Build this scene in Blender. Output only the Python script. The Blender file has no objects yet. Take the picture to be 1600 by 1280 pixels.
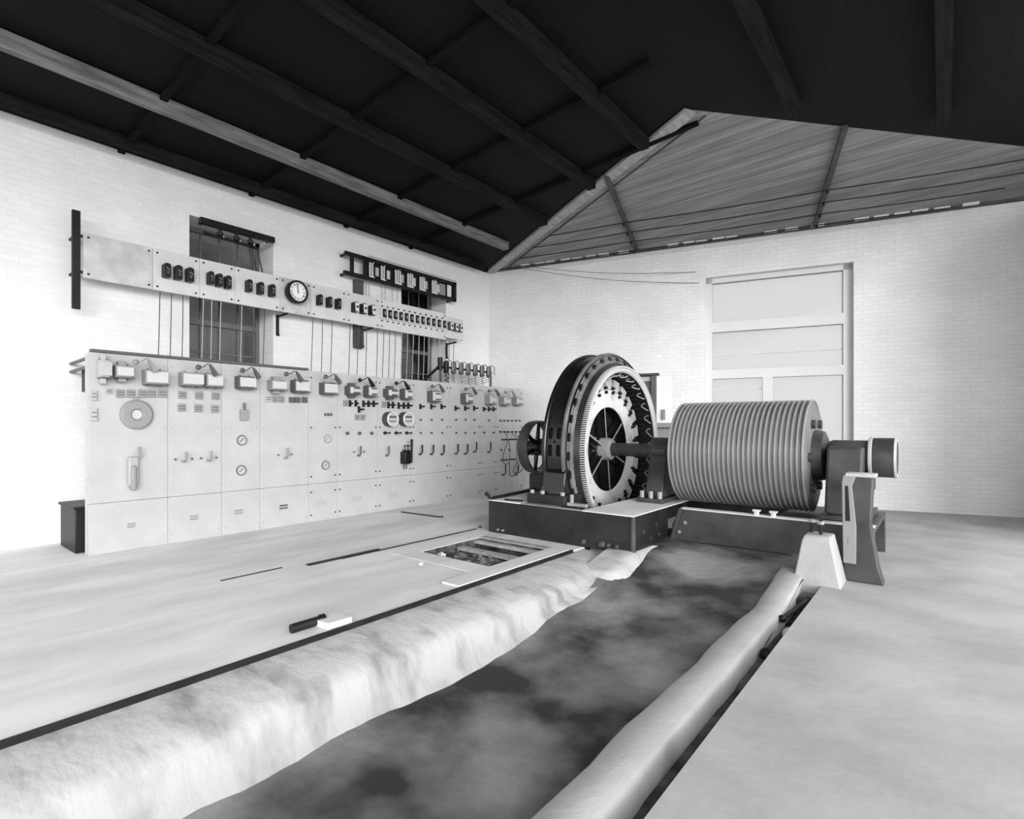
import bpy, math, random
from mathutils import Vector, Matrix
random.seed(7)
R = math.radians
SC = bpy.context.scene
COL = SC.collection

# ------------------------------------------------------------------ camera, sky, exposure
EYE = 1.45                       # camera height above the powerhouse floor
TH = math.atan(747 / 850)        # room is turned this much against the view
CT, ST = math.cos(TH), math.sin(TH)
cam = bpy.data.objects.new('camera', bpy.data.cameras.new('camera'))
COL.objects.link(cam)
cam.location = (0, 0, EYE)
cam.rotation_euler = (R(90), 0, TH)
cam.data.sensor_width = 36
cam.data.lens = 850 / 1600 * 36
cam.data.shift_x = (800 - 728) / 1600
cam.data.shift_y = (665 - 640) / 1600
cam.data.clip_start = 0.05
SC.camera = cam

W = bpy.data.worlds.new('overcast_sky'); SC.world = W; W.use_nodes = True
bgn = W.node_tree.nodes['Background']
bgn.inputs[0].default_value = (1, 1, 1, 1)
bgn.inputs[1].default_value = 1.5
sun = bpy.data.objects.new('sun', bpy.data.lights.new('sun', 'SUN'))
COL.objects.link(sun)
sun.data.energy = 2.6
sun.data.angle = R(44)
sun.rotation_euler = Vector((-0.80, 0.50, -0.04)).to_track_quat('-Z', 'Y').to_euler()
SC.view_settings.view_transform = 'Standard'
SC.view_settings.look = 'None'
SC.view_settings.gamma = 1
SC.view_settings.exposure = 0.98
SC.view_settings.use_curve_mapping = False

# ------------------------------------------------------------------ surveying helpers (sight line met with a real plane)
def sight(px, py):
    k = (px - 728) / 850; q = (665 - py) / 850
    return k * CT - ST, k * ST + CT, q
def onx(px, py, X):
    r = sight(px, py); t = X / r[0]
    return r[1] * t, EYE + r[2] * t            # (y, z)
def onz(px, py, Z):
    r = sight(px, py); t = (Z - EYE) / r[2]
    return r[0] * t, r[1] * t

# ------------------------------------------------------------------ materials
MATS = {}
def mat(name, v, rough=0.6, metal=0.0, var=0.0, scale=4.0, bump=0.0, bscale=60.0, spec=0.5, stretch=(1, 1, 1), lo=None, hi=None, edge=(0.35, 0.65), detail=5):
    m = bpy.data.materials.new(name); m.use_nodes = True
    nt = m.node_tree; b = nt.nodes['Principled BSDF']
    b.inputs['Base Color'].default_value = (v, v, v, 1)
    b.inputs['Roughness'].default_value = rough
    b.inputs['Metallic'].default_value = metal
    b.inputs['Specular IOR Level'].default_value = spec
    if var or bump or lo is not None:
        tc = nt.nodes.new('ShaderNodeTexCoord'); mp = nt.nodes.new('ShaderNodeMapping')
        mp.inputs['Scale'].default_value = stretch
        nt.links.new(tc.outputs['Object'], mp.inputs[0])
    if var or lo is not None:
        n = nt.nodes.new('ShaderNodeTexNoise'); n.inputs['Scale'].default_value = scale
        n.inputs['Detail'].default_value = detail
        nt.links.new(mp.outputs[0], n.inputs['Vector'])
        cr = nt.nodes.new('ShaderNodeValToRGB')
        a = lo if lo is not None else v * (1 - var); c = hi if hi is not None else min(1, v * (1 + var))
        cr.color_ramp.elements[0].position = edge[0]; cr.color_ramp.elements[0].color = (a, a, a, 1)
        cr.color_ramp.elements[1].position = edge[1]; cr.color_ramp.elements[1].color = (c, c, c, 1)
        nt.links.new(n.outputs['Fac'], cr.inputs[0]); nt.links.new(cr.outputs[0], b.inputs['Base Color'])
    if bump:
        n2 = nt.nodes.new('ShaderNodeTexNoise'); n2.inputs['Scale'].default_value = bscale
        n2.inputs['Detail'].default_value = 4
        nt.links.new(mp.outputs[0], n2.inputs['Vector'])
        bp = nt.nodes.new('ShaderNodeBump'); bp.inputs['Strength'].default_value = bump; bp.inputs['Distance'].default_value = 0.02
        nt.links.new(n2.outputs['Fac'], bp.inputs['Height']); nt.links.new(bp.outputs[0], b.inputs['Normal'])
    MATS[name] = m
    return m

def brick_mat(name, v, vm, axes):
    m = bpy.data.materials.new(name); m.use_nodes = True
    nt = m.node_tree; b = nt.nodes['Principled BSDF']; L = nt.links
    b.inputs['Roughness'].default_value = 0.85; b.inputs['Specular IOR Level'].default_value = 0.2
    tc = nt.nodes.new('ShaderNodeTexCoord'); sp = nt.nodes.new('ShaderNodeSeparateXYZ'); cb = nt.nodes.new('ShaderNodeCombineXYZ')
    L.new(tc.outputs['Object'], sp.inputs[0])
    L.new(sp.outputs[axes], cb.inputs[0]); L.new(sp.outputs[2], cb.inputs[1])
    br = nt.nodes.new('ShaderNodeTexBrick')
    br.inputs['Scale'].default_value = 1.0
    br.inputs['Brick Width'].default_value = 0.22; br.inputs['Row Height'].default_value = 0.075
    br.inputs['Mortar Size'].default_value = 0.006; br.inputs['Mortar Smooth'].default_value = 0.4
    br.inputs['Color1'].default_value = (v, v, v, 1); br.inputs['Color2'].default_value = (v * .95,) * 3 + (1,)
    br.inputs['Mortar'].default_value = (vm, vm, vm, 1)
    L.new(cb.outputs[0], br.inputs['Vector'])
    n = nt.nodes.new('ShaderNodeTexNoise'); n.inputs['Scale'].default_value = 1.3; n.inputs['Detail'].default_value = 6
    L.new(tc.outputs['Object'], n.inputs['Vector'])
    mr = nt.nodes.new('ShaderNodeMapRange'); mr.inputs['From Min'].default_value = .3; mr.inputs['From Max'].default_value = .7
    mr.inputs['To Min'].default_value = .9; mr.inputs['To Max'].default_value = 1.0
    L.new(n.outputs['Fac'], mr.inputs['Value'])
    mx = nt.nodes.new('ShaderNodeMix'); mx.data_type = 'RGBA'; mx.blend_type = 'MULTIPLY'; mx.inputs['Factor'].default_value = 1
    L.new(br.outputs['Color'], mx.inputs['A']); L.new(mr.outputs[0], mx.inputs['B'])
    L.new(mx.outputs['Result'], b.inputs['Base Color'])
    bp = nt.nodes.new('ShaderNodeBump'); bp.invert = True; bp.inputs['Strength'].default_value = 0.3; bp.inputs['Distance'].default_value = 0.006
    L.new(br.outputs['Fac'], bp.inputs['Height']); L.new(bp.outputs[0], b.inputs['Normal'])
    MATS[name] = m
    return m

def board_mat(name, v, axis, pitch, dark=0.35, var=0.2):
    """boards too narrow to tell apart: fine joints running along one axis, with streaky grain"""
    m = mat(name, v, 0.8, var=var, scale=2.0, stretch=(.4 if axis == 1 else 4, .4 if axis == 0 else 4, 4), spec=.2)
    nt = m.node_tree; b = nt.nodes['Principled BSDF']; L = nt.links
    tc = nt.nodes.new('ShaderNodeTexCoord'); sp = nt.nodes.new('ShaderNodeSeparateXYZ'); L.new(tc.outputs['Object'], sp.inputs[0])
    d = nt.nodes.new('ShaderNodeMath'); d.operation = 'DIVIDE'; d.inputs[1].default_value = pitch; L.new(sp.outputs[axis], d.inputs[0])
    fr = nt.nodes.new('ShaderNodeMath'); fr.operation = 'FRACT'; L.new(d.outputs[0], fr.inputs[0])
    gt = nt.nodes.new('ShaderNodeMath'); gt.operation = 'LESS_THAN'; gt.inputs[1].default_value = .08; L.new(fr.outputs[0], gt.inputs[0])
    src = b.inputs['Base Color'].links[0].from_socket
    mx = nt.nodes.new('ShaderNodeMix'); mx.data_type = 'RGBA'; L.new(gt.outputs[0], mx.inputs['Factor'])
    L.new(src, mx.inputs['A']); mx.inputs['B'].default_value = (v * dark,) * 3 + (1,)
    L.new(mx.outputs['Result'], b.inputs['Base Color'])
    return m

brick_mat('painted_brick_side', 0.82, 0.77, 1)
brick_mat('painted_brick_end', 0.78, 0.68, 0)
mat('plaster', 0.78, 0.9, var=.06, scale=2, bump=.1)
mat('slate', 0.43, 0.5, var=.05, scale=3, spec=.3)
mat('slate_stained', 0.50, 0.5, var=.14, scale=5, spec=.3)
mat('slate_joint', 0.2, 0.8)
mat('floor_concrete', 0.70, 0.85, var=.12, scale=1.4, bump=.15, bscale=14, stretch=(2.2, .6, 1))
mat('floor_worn', 0.38, 0.9, var=.15, scale=1.5, bump=.2, bscale=12)
mat('slate_high', 0.60, 0.5, var=.05, scale=3, spec=.3)
mat('breaker_front', 0.50, 0.45)
mat('bank_concrete', 0.52, 0.9, lo=.24, hi=.47, scale=2.6, edge=(.28, .5), bump=.7, bscale=7, stretch=(1, 1.6, .7))
mat('pier_concrete', 0.38, 0.9, var=.06, scale=5, bump=.2, bscale=30)
mat('dirt', 0.1, 0.95, lo=.025, hi=.26, scale=.9, edge=(.42, .6), bump=.6, bscale=12)  # mottled at random between dark and pale
mat('rubble', 0.3, 0.95, lo=.02, hi=.26, scale=7, edge=(.4, .62), bump=1, bscale=20)
mat('pit_soil', 0.05, 0.95, lo=.02, hi=.12, scale=6, bump=.8, bscale=20)
mat('timber_grey', 0.36, 0.85, var=.2, scale=3, stretch=(6, 1, 6))
mat('plank_pale', 0.66, 0.8, var=.08, scale=3, stretch=(8, .7, 8))
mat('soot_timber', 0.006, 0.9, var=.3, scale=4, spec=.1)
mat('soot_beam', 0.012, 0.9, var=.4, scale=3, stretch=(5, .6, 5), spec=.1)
mat('lit_beam', 0.16, 0.8, var=.4, scale=3, stretch=(5, .6, 5))  # lighter copy of the beam wood, a lit streak put into its colour
mat('rafter_timber', 0.06, 0.8, var=.3, scale=3)
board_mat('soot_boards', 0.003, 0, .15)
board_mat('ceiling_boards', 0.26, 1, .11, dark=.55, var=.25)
mat('black_enamel', 0.008, 0.4, spec=.3)
mat('black_iron', 0.010, 0.45, var=.3, scale=8, spec=.25)
mat('machine_paint', 0.008, 0.24, var=.25, scale=3)
mat('base_iron', 0.018, 0.5, var=.4, scale=2.5, bump=.05, spec=.25)
mat('drum_grey', 0.14, 0.45, var=.2, scale=2, stretch=(4, 1, 1))
mat('rib_grey', 0.26, 0.4, var=.1, scale=3)
mat('casting_grey', 0.05, 0.45, var=.35, scale=3, spec=.35)
mat('flange_paint', 0.12, 0.35, var=.3, scale=3)
mat('winding_dark', 0.010, 0.5, var=.4, scale=20, spec=.3)
mat('coil_tape', 0.50, 0.55, var=.2, scale=9)
mat('bright_rim', 0.5, 0.4)
mat('worn_metal', 0.28, 0.45, var=.2, scale=6)
mat('bright_plate', 0.82, 0.45, var=.08, scale=2)  # pale plate, reflected light on the bed tops put into its colour
mat('rotor_face', 0.66, 0.42, lo=.35, hi=.6, scale=3.5, edge=(.3, .5))
mat('pole_grey', 0.40, 0.5, var=.15, scale=5)
mat('steel_dark', 0.012, 0.5, var=.3, scale=6, spec=.25)
mat('instrument_grey', 0.08, 0.5)
mat('instrument_mid', 0.25, 0.55)
mat('instrument_pale', 0.40, 0.55)
mat('plate_grey', 0.36, 0.6)
mat('porcelain', 0.66, 0.35)
mat('dial_white', 0.8, 0.5)
mat('rod_grey', 0.04, 0.5)
mat('frame_white', 0.62, 0.7)
mat('sash_dark', 0.05, 0.6)
mat('sash_grey', 0.12, 0.6)
mat('hill', 0.05, 1.0, lo=.008, hi=.035, scale=.9, edge=(.35, .7), bump=1, bscale=3)
mat('ground_outside', 0.68, 1.0, var=.1, scale=.5)
mat('rubber', 0.03, .7)

def glass(name, v, rough_mix):
    m = bpy.data.materials.new(name); m.use_nodes = True; nt = m.node_tree
    nt.nodes.remove(nt.nodes['Principled BSDF'])
    out = nt.nodes['Material Output']
    t = nt.nodes.new('ShaderNodeBsdfTransparent'); t.inputs[0].default_value = (v, v, v, 1)
    g = nt.nodes.new('ShaderNodeBsdfGlossy'); g.inputs['Roughness'].default_value = .08; g.inputs[0].default_value = (.4, .4, .4, 1)
    d = nt.nodes.new('ShaderNodeBsdfTranslucent'); d.inputs[0].default_value = (.8, .8, .8, 1)
    fr = nt.nodes.new('ShaderNodeFresnel'); fr.inputs[0].default_value = 1.45
    m1 = nt.nodes.new('ShaderNodeMixShader'); m1.inputs[0].default_value = rough_mix
    nt.links.new(t.outputs[0], m1.inputs[1]); nt.links.new(d.outputs[0], m1.inputs[2])
    m2 = nt.nodes.new('ShaderNodeMixShader'); nt.links.new(fr.outputs[0], m2.inputs[0])
    nt.links.new(m1.outputs[0], m2.inputs[1]); nt.links.new(g.outputs[0], m2.inputs[2])
    nt.links.new(m2.outputs[0], out.inputs[0])
    MATS[name] = m
glass('clear_glass', .8, .0)
glass('dusty_glass', .52, .22)

# ------------------------------------------------------------------ mesh helpers
def root_loc(o):
    l = Vector((0, 0, 0))
    while o is not None:
        l += Vector(o.location); o = o.parent
    return l
def tag(o, label=None, cat=None, group=None, kind=None):
    if label: o['label'] = label
    if cat: o['category'] = cat
    if group: o['group'] = group
    if kind: o['kind'] = kind
    return o
def empty(name, loc, label, cat, group=None):
    o = bpy.data.objects.new(name, None); COL.objects.link(o)
    o.location = loc; o.empty_display_size = .1
    return tag(o, label, cat, group)
def place(name, mesh, pos, parent=None, rot=None):
    """another object that shares a mesh; pos is a world position"""
    o = bpy.data.objects.new(name, mesh); COL.objects.link(o)
    if parent is not None:
        o.parent = parent; o.location = Vector(pos) - root_loc(parent)
    else:
        o.location = pos
    if rot is not None: o.rotation_euler = rot
    return o

class M:
    def __init__(s): s.v = []; s.f = []
    def add(s, vs, fs):
        n = len(s.v); s.v += [tuple(p) for p in vs]; s.f += [tuple(i + n for i in f) for f in fs]; return s
    def box(s, x0, x1, y0, y1, z0, z1):
        x0, x1 = sorted((x0, x1)); y0, y1 = sorted((y0, y1)); z0, z1 = sorted((z0, z1))
        return s.add([(x0, y0, z0), (x1, y0, z0), (x1, y1, z0), (x0, y1, z0), (x0, y0, z1), (x1, y0, z1), (x1, y1, z1), (x0, y1, z1)],
                     [(0, 3, 2, 1), (4, 5, 6, 7), (0, 1, 5, 4), (1, 2, 6, 5), (2, 3, 7, 6), (3, 0, 4, 7)])
    def prism(s, pts, vec):
        n = len(pts); vec = Vector(vec); a = [Vector(p) for p in pts]
        nrm = Vector((0, 0, 0))
        for i in range(n): nrm += a[i].cross(a[(i + 1) % n])
        if nrm.dot(vec) > 0: a.reverse()
        return s.add([*a, *[p + vec for p in a]], [tuple(range(n)), tuple(range(2 * n - 1, n - 1, -1))] +
                     [(i, i + n, (i + 1) % n + n, (i + 1) % n) for i in range(n)])
    def loft(s, rings, caps=True, closed=True):
        n = len(rings[0]); vs = [p for r in rings for p in r]; fs = []
        for j in range(len(rings) - 1):
            for i in range(n if closed else n - 1):
                k = (i + 1) % n
                fs.append((j * n + i, j * n + k, (j + 1) * n + k, (j + 1) * n + i))
        if caps and closed:
            fs.append(tuple(range(n - 1, -1, -1))); fs.append(tuple(range((len(rings) - 1) * n, len(rings) * n)))
        return s.add(vs, fs)
    def tube(s, pts, r, n=8, caps=True):
        P = [Vector(p) for p in pts]; rs = r if isinstance(r, (list, tuple)) else [r] * len(P)
        rings = []; u = None
        for i, p in enumerate(P):
            t = (P[min(i + 1, len(P) - 1)] - P[max(i - 1, 0)]).normalized()
            if u is None:
                u = t.orthogonal().normalized()
            u = (u - t * u.dot(t)).normalized(); w = t.cross(u)
            rings.append([p + (u * math.cos(2 * math.pi * k / n) + w * math.sin(2 * math.pi * k / n)) * rs[i] for k in range(n)])
        return s.loft(rings, caps)
    def cyl(s, p0, p1, r0, r1=None, n=16): return s.tube([p0, p1], [r0, r0 if r1 is None else r1], n)
    def ball(s, c, r, n=10):
        c = Vector(c); prof = [(-math.cos(math.pi * i / n) * r, max(1e-4, math.sin(math.pi * i / n) * r)) for i in range(n + 1)]
        return s.loft([[c + Vector((h, q * math.cos(2 * math.pi * k / (n + 2)), q * math.sin(2 * math.pi * k / (n + 2)))) for k in range(n + 2)] for h, q in prof])
    def lathe(s, prof, y, z, n=64, closed=False, a0=0, a1=2 * math.pi):
        """profile of (x, radius) turned about a line parallel to X"""
        full = abs(a1 - a0 - 2 * math.pi) < 1e-6
        m = n if full else n + 1
        rings = [[(x, y + r * math.cos(a0 + (a1 - a0) * k / n), z + r * math.sin(a0 + (a1 - a0) * k / n)) for k in range(m)] for x, r in prof]
        if closed: rings.append(rings[0])
        return s.loft(rings, caps=False, closed=full)
    def holed(s, fn, u0, u1, v0, v1, hu, hv, depth, n=16):
        """a patch with an oblong opening, and the opening's inner wall; fn(u, v, depth) -> point"""
        uc, vc = (u0 + u1) / 2, (v0 + v1) / 2; out = []; inn = []
        for k in range(n):
            a = 2 * math.pi * (k + .5) / n; cx, sy = math.cos(a), math.sin(a)
            q = max(abs(cx), abs(sy))
            out.append((uc + cx / q * (u1 - u0) / 2, vc + sy / q * (v1 - v0) / 2))
            e = 3.2; w = (abs(cx) ** e + abs(sy) ** e) ** (1 / e)
            inn.append((uc + cx / w * hu, vc + sy / w * hv))
        return s.loft([[fn(u, v, 0) for u, v in out], [fn(u, v, 0) for u, v in inn], [fn(u, v, depth) for u, v in inn]], caps=False)
    def build(s, name, m, parent=None, bevel=0, smooth=35, kind=None):
        if parent is not None: loc = root_loc(parent)
        else:
            xs, ys, zs = zip(*s.v); loc = Vector(((min(xs) + max(xs)) / 2, (min(ys) + max(ys)) / 2, min(zs)))
        me = bpy.data.meshes.new(name); me.from_pydata([Vector(p) - loc for p in s.v], [], s.f)
        me.update(); me.materials.append(MATS[m])
        if smooth:
            for p in me.polygons: p.use_smooth = True
            me.set_sharp_from_angle(angle=R(smooth))
        o = bpy.data.objects.new(name, me); COL.objects.link(o)
        if parent is not None: o.parent = parent
        else: o.location = loc
        if bevel:
            b = o.modifiers.new('bevel', 'BEVEL'); b.width = bevel; b.segments = 2; b.limit_method = 'ANGLE'
        if kind: o['kind'] = kind
        return o
    def mesh(s, name, m, smooth=35):
        me = bpy.data.meshes.new(name); me.from_pydata(s.v, [], s.f); me.update(); me.materials.append(MATS[m])
        if smooth:
            for p in me.polygons: p.use_smooth = True
            me.set_sharp_from_angle(angle=R(smooth))
        return me
def struct(o, label, cat='room'):
    return tag(o, label, cat, kind='structure')

# ================================================================== THE SETTING
XW = -8.2                       # inner face of the long left wall
YC = 10.17                      # room corner
EX, EY = 0.9655, 0.2601         # run of the end wall, away from the corner
ZE = 5.126                      # top of the brick walls
def endp(t, d=0, z=0): return (XW + EX * t + EY * d, YC + EY * t - EX * d, z)   # d: distance into the room

# ---- left wall with two deep window openings
WT = 0.6
w = M()
ops = [(3.27, 4.58, 1.6, 4.50), (7.36, 8.67, 1.6, 4.50)]
ys = [-5, 3.27, 4.58, 7.36, 8.67, YC + .6]
for a, b_ in ((0, 1), (2, 3), (4, 5)): w.box(XW - WT, XW, ys[a], ys[b_], -.3, ZE)
for y0, y1, z0, z1 in ops:
    w.box(XW - WT, XW, y0, y1, -.3, z0); w.box(XW - WT, XW, y0, y1, z1, ZE)
wall_left = struct(w.build('wall_left', 'painted_brick_side', smooth=0), 'long whitewashed brick wall behind the switchboard', 'wall')
# uneven top course under the roof
for wname in ('side',):
    bm = [M().box(0, .16, -.105, .105, -.01, h).mesh('brick', 'painted_brick_side', 0) for h in (.03, .05, .07, .09)]
    y = 1.2
    while y < YC - .2:
        if random.random() < .8: place('brick', random.choice(bm), (XW - .145, y, ZE), wall_left)
        y += .215 + random.random() * .12

# ---- end wall with one big window
w = M()
TW0, TW1, WZ0, WZ1 = 4.76, 7.22, .55, 4.42
def endbox(mb, t0, t1, d0, d1, z0, z1):
    pts = [endp(t0, d0, z0), endp(t1, d0, z0), endp(t1, d1, z0), endp(t0, d1, z0)]
    return mb.prism(pts, (0, 0, z1 - z0))
for t0, t1, z0, z1 in ((-.2, TW0, -.6, ZE), (TW1, 13.0, -.6, ZE), (TW0, TW1, -.6, WZ0), (TW0, TW1, WZ1, ZE)):
    endbox(w, t0, t1, -.45, 0, z0, z1)
wall_end = struct(w.build('wall_back', 'painted_brick_end', smooth=0), 'whitewashed brick end wall behind the generator', 'wall')
be = [M().box(-.105, .105, -.16, 0, -.01, h).mesh('brick', 'painted_brick_end', 0) for h in (.02, .035, .05)]
t = .3
while t < 9:
    if random.random() < .7: place('brick', random.choice(be), endp(t, -.001, ZE), wall_end, (0, 0, math.atan2(EY, EX)))
    t += .22 + random.random() * .2

# ---- unseen wall piece added to keep the sun off the end wall (the rest of that side is open to the yard)
struct(M().box(1.6, 2.0, 10.4, 13.4, -.6, ZE).build('wall_right_shade', 'painted_brick_side', smooth=0), 'unseen brick wall added at the far right corner to shade the end wall', 'wall')

# ---- roof: low hipped, sooty side slopes, boarded end slope
XR, ZR, YA = -2.5, 5.593, 7.30
def slab(pts, name, m, label):
    o = M().prism([Vector(p) for p in pts], (0, 0, .12)).build(name, m, smooth=0)
    return struct(o, label, 'roof')
XE = 1.7; ZER = 5.249
CR = endp((XE - XW) / EX, 0, ZE)
CR = (XE, CR[1], ZER)
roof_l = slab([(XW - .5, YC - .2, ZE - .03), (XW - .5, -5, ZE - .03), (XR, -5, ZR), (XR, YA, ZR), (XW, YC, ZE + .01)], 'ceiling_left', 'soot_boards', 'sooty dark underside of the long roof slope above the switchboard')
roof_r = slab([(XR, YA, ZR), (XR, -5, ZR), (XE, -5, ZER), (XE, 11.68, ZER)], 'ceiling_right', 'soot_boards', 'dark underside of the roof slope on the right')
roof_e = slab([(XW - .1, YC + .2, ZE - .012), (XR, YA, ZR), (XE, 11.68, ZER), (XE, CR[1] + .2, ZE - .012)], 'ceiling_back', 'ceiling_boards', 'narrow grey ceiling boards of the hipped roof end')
def zl(x): return ZE + .082 * (x - XW)
for x, wd, y1 in ((-7.86, .05, 9.6), (-6.8, .13, 9.0), (-5.6, .13, 8.6), (-4.3, .13, 8.0), (-3.2, .13, 7.5)):
    M().box(x - wd / 2, x + wd / 2, -4.9, y1, zl(x) - .16, zl(x) - .01).build('roof_beam', 'lit_beam' if x == -6.8 else 'soot_beam', roof_l, smooth=0)
for y in (-3, -1.2, .6, 2.4, 4.2, 6.0, 7.6):
    M().prism([(XW, y - .04, ZE - .02), (XW, y + .04, ZE - .02), (XR, y + .04, ZR - .02), (XR, y - .04, ZR - .02)], (0, 0, -.05)).build('rafter', 'soot_timber', roof_l, smooth=0)
for x, y1 in ((-1.4, 7.9), (0, 9.2)):
    z = ZR - (x - XR) * .082
    M().box(x - .065, x + .065, -4.9, y1, z - .16, z - .01).build('roof_beam', 'soot_beam', roof_r, smooth=0)
# wall plates under the roof edge
M().box(XW - .02, XW + .11, -5, YC - .06, ZE - .03, ZE + .13).build('wall_plate', 'soot_timber', roof_l, smooth=0)
w = M(); endbox(w, .02, 10.1, .0, .10, ZE - .02, ZE + .07); w.build('wall_plate', 'rafter_timber', roof_e, smooth=0)
# hip rafter (a pair of boards) and the common rafter that carries the insulators
def hipz(p): return p
hc, ha = Vector((XW, YC, ZE)), Vector((XR, YA, ZR))
hd = (ha - hc).normalized(); hn = Vector((hd.y, -hd.x, 0)).normalized()
M().prism([hc + hn * -.10 + hd * .05, hc + hn * .10 + hd * .05, ha + hn * .10, ha + hn * -.10], (0, 0, -.05)).build('hip_board', 'timber_grey', roof_e, smooth=0)
M().prism([hc + hn * -.28 + hd * .4, hc + hn * -.25 + hd * .4, ha + hn * -.25, ha + hn * -.28], (0, 0, -.03)).build('hip_batten', 'rafter_timber', roof_e, smooth=0)
def roofend(t, d, dz=0): return Vector(endp(t, d, ZE - .012 + .11 * d + dz))
for tt in (3.45, 6.6):
    a, b_ = roofend(tt, .15), roofend(tt, 3.2)
    e = Vector((EX, EY, 0)) * .035
    M().prism([a - e, a + e, b_ + e, b_ - e], (0, 0, -.07)).build('rafter', 'rafter_timber', roof_e, smooth=0)

# ---- overhead wires on the end slope
ins = M().lathe([(0, .001), (0, .018), (.02, .024), (.035, .016), (.05, .024), (.06, .001)], 0, 0, 10).mesh('insulator', 'black_iron')
for i, d in enumerate((.42, .85, 1.27, 1.68)):
    nm = ('lowest', 'second lowest', 'second highest', 'highest')[i]
    root = empty('overhead_wire', roofend(1.12 * d + .12, d, -.12), f'{nm} of four dark wires strung along the ceiling boards', 'wire', 'wires along the boarded ceiling')
    pts = []
    for k in range(25):
        tt = 1.12 * d + .12 + k * .33
        sag = -.02 * abs(math.sin(math.pi * (tt - 3.45) / 3.15))
        pts.append(roofend(tt, d, -.115 + sag))
    M().tube(pts, .010, 6).build('wire', 'steel_dark', root)
    place('insulator', ins, roofend(3.45, d, -.12), root, (0, R(90), 0))
    place('insulator', ins, roofend(6.6, d, -.12), root, (0, R(90), 0))
for i, (a, b_) in enumerate(((roofend(.75, .55, -.1), Vector((-3.78, 11.355, 4.56))), (roofend(.85, .4, -.12), Vector((-3.72, 11.37, 4.33))))):
    pts = [a.lerp(b_, k / 12) + Vector((0, 0, -.10 * math.sin(math.pi * k / 12))) for k in range(13)]
    root = empty('overhead_wire', a, ('upper', 'lower')[i] + ' slack wire sagging from the roof corner across the end wall', 'wire', 'slack wires at the roof corner')
    M().tube(pts, .005, 6).build('wire', 'rod_grey', root)

# ---- ground: raised floor, rough concrete bank, sunken earth, right-hand floor
HX0, HX1, HY0, HY1 = -4.52, -3.44, 4.35, 5.42          # floor hatch
GX0, GX1, GY0, GY1 = -4.15, -3.25, 5.95, 9.2           # wheel pit in the generator bed
XF = -3.23                                             # raised floor ends here
w = M()
w.box(XW, XF, -6, HY0, -.5, 0)
w.box(XW, HX0, HY0, HY1, -.5, 0); w.box(HX1, XF, HY0, HY1, -.5, 0)
w.box(XW, XF, HY1, GY0, -.5, 0)
w.box(XW, GX0, GY0, 12.5, -.5, 0); w.box(GX1, -2.62, GY0, 12.9, -.5, 0); w.box(GX0, GX1, GY1, 12.5, -.5, 0)
floor = struct(w.build('floor', 'floor_concrete', smooth=0), 'pale worn concrete floor in front of the switchboard', 'floor')
# bank: rough sloping concrete from the floor edge down to the earth
def earth(y): return .03 + .12 * (min(max(y, 3.3), 7.0) - 6.6)
rings = []; N = 110
for i in range(N + 1):
    y = -6 + (5.78 + 6) * i / N
    j = lambda s_, q=1: (math.sin(y * 3.1 + s_) * .5 + math.sin(y * 7.7 + s_ * 2) * .3 + math.sin(y * 17 + s_) * .2) * q
    flare = 0.0
    gap = earth(y)
    rings.append([(XF - .01, y, -.014), (-3.0, y, -.030 + j(1, .004)), (-2.80, y, -.062 + j(2, .012)), (-2.70 + j(3, .02), y, -.115 + j(1, .015)),
                  (-2.66 + j(4, .025) + flare * .4, y, (-.12 + gap) / 2 - .02), (-2.60 + j(5, .03) + flare, y, gap + .01), (-2.57 + j(6, .03) + flare, y, gap - .3),
                  (XF - .01, y, gap - .35)])
mb = M().loft(rings)
struct(mb.build('floor_bank', 'bank_concrete', smooth=80), 'rough stained concrete bank along the edge of the sunken earth', 'floor')
w = M(); grid = []; nx, ny = 22, 80
for i in range(ny + 1):
    y = -6 + 13.2 * i / ny
    row = []
    for k in range(nx + 1):
        x = -2.75 + 1.75 * k / nx
        row.append((x, y, earth(y) + .02 * math.sin(x * 5 + y * 2.3) * math.sin(y * 3.7 + x) - .05 * (1 - abs(k - nx / 2) / (nx / 2)) + .02))
    grid.append(row)
w.loft(grid, caps=False, closed=False)
pit = struct(w.build('floor_pit', 'dirt', smooth=80), 'dark sunken earth floor with pale patches below the drum', 'floor')
# concrete apron round the foot of the generator bed
rings = []
for i in range(25):
    u = i / 24; y = 5.12 + 1.54 * u
    q = .012 * math.sin(y * 6.1) + .008 * math.sin(y * 11)
    xf = -2.38 - .20 * u; zf = earth(y); zt = .07 - .05 * u
    if u < .14: xf -= .26 * (1 - u / .14) ** 1.5
    if u < .4: zt -= .135 * (1 - u / .4)
    rings.append([(-2.9, y, -.5), (-2.9, y, zt - .01), (-2.64, y, zt - .005), (-2.53 - .04 * u + q, y, zt * .8 + zf * .2), (xf + q, y, zf - .06), (xf + .03 + q, y, zf - .4)])
struct(M().loft(rings).build('floor_apron', 'bank_concrete', smooth=80), 'pale rough concrete apron at the right foot of the generator bed', 'floor')
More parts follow.
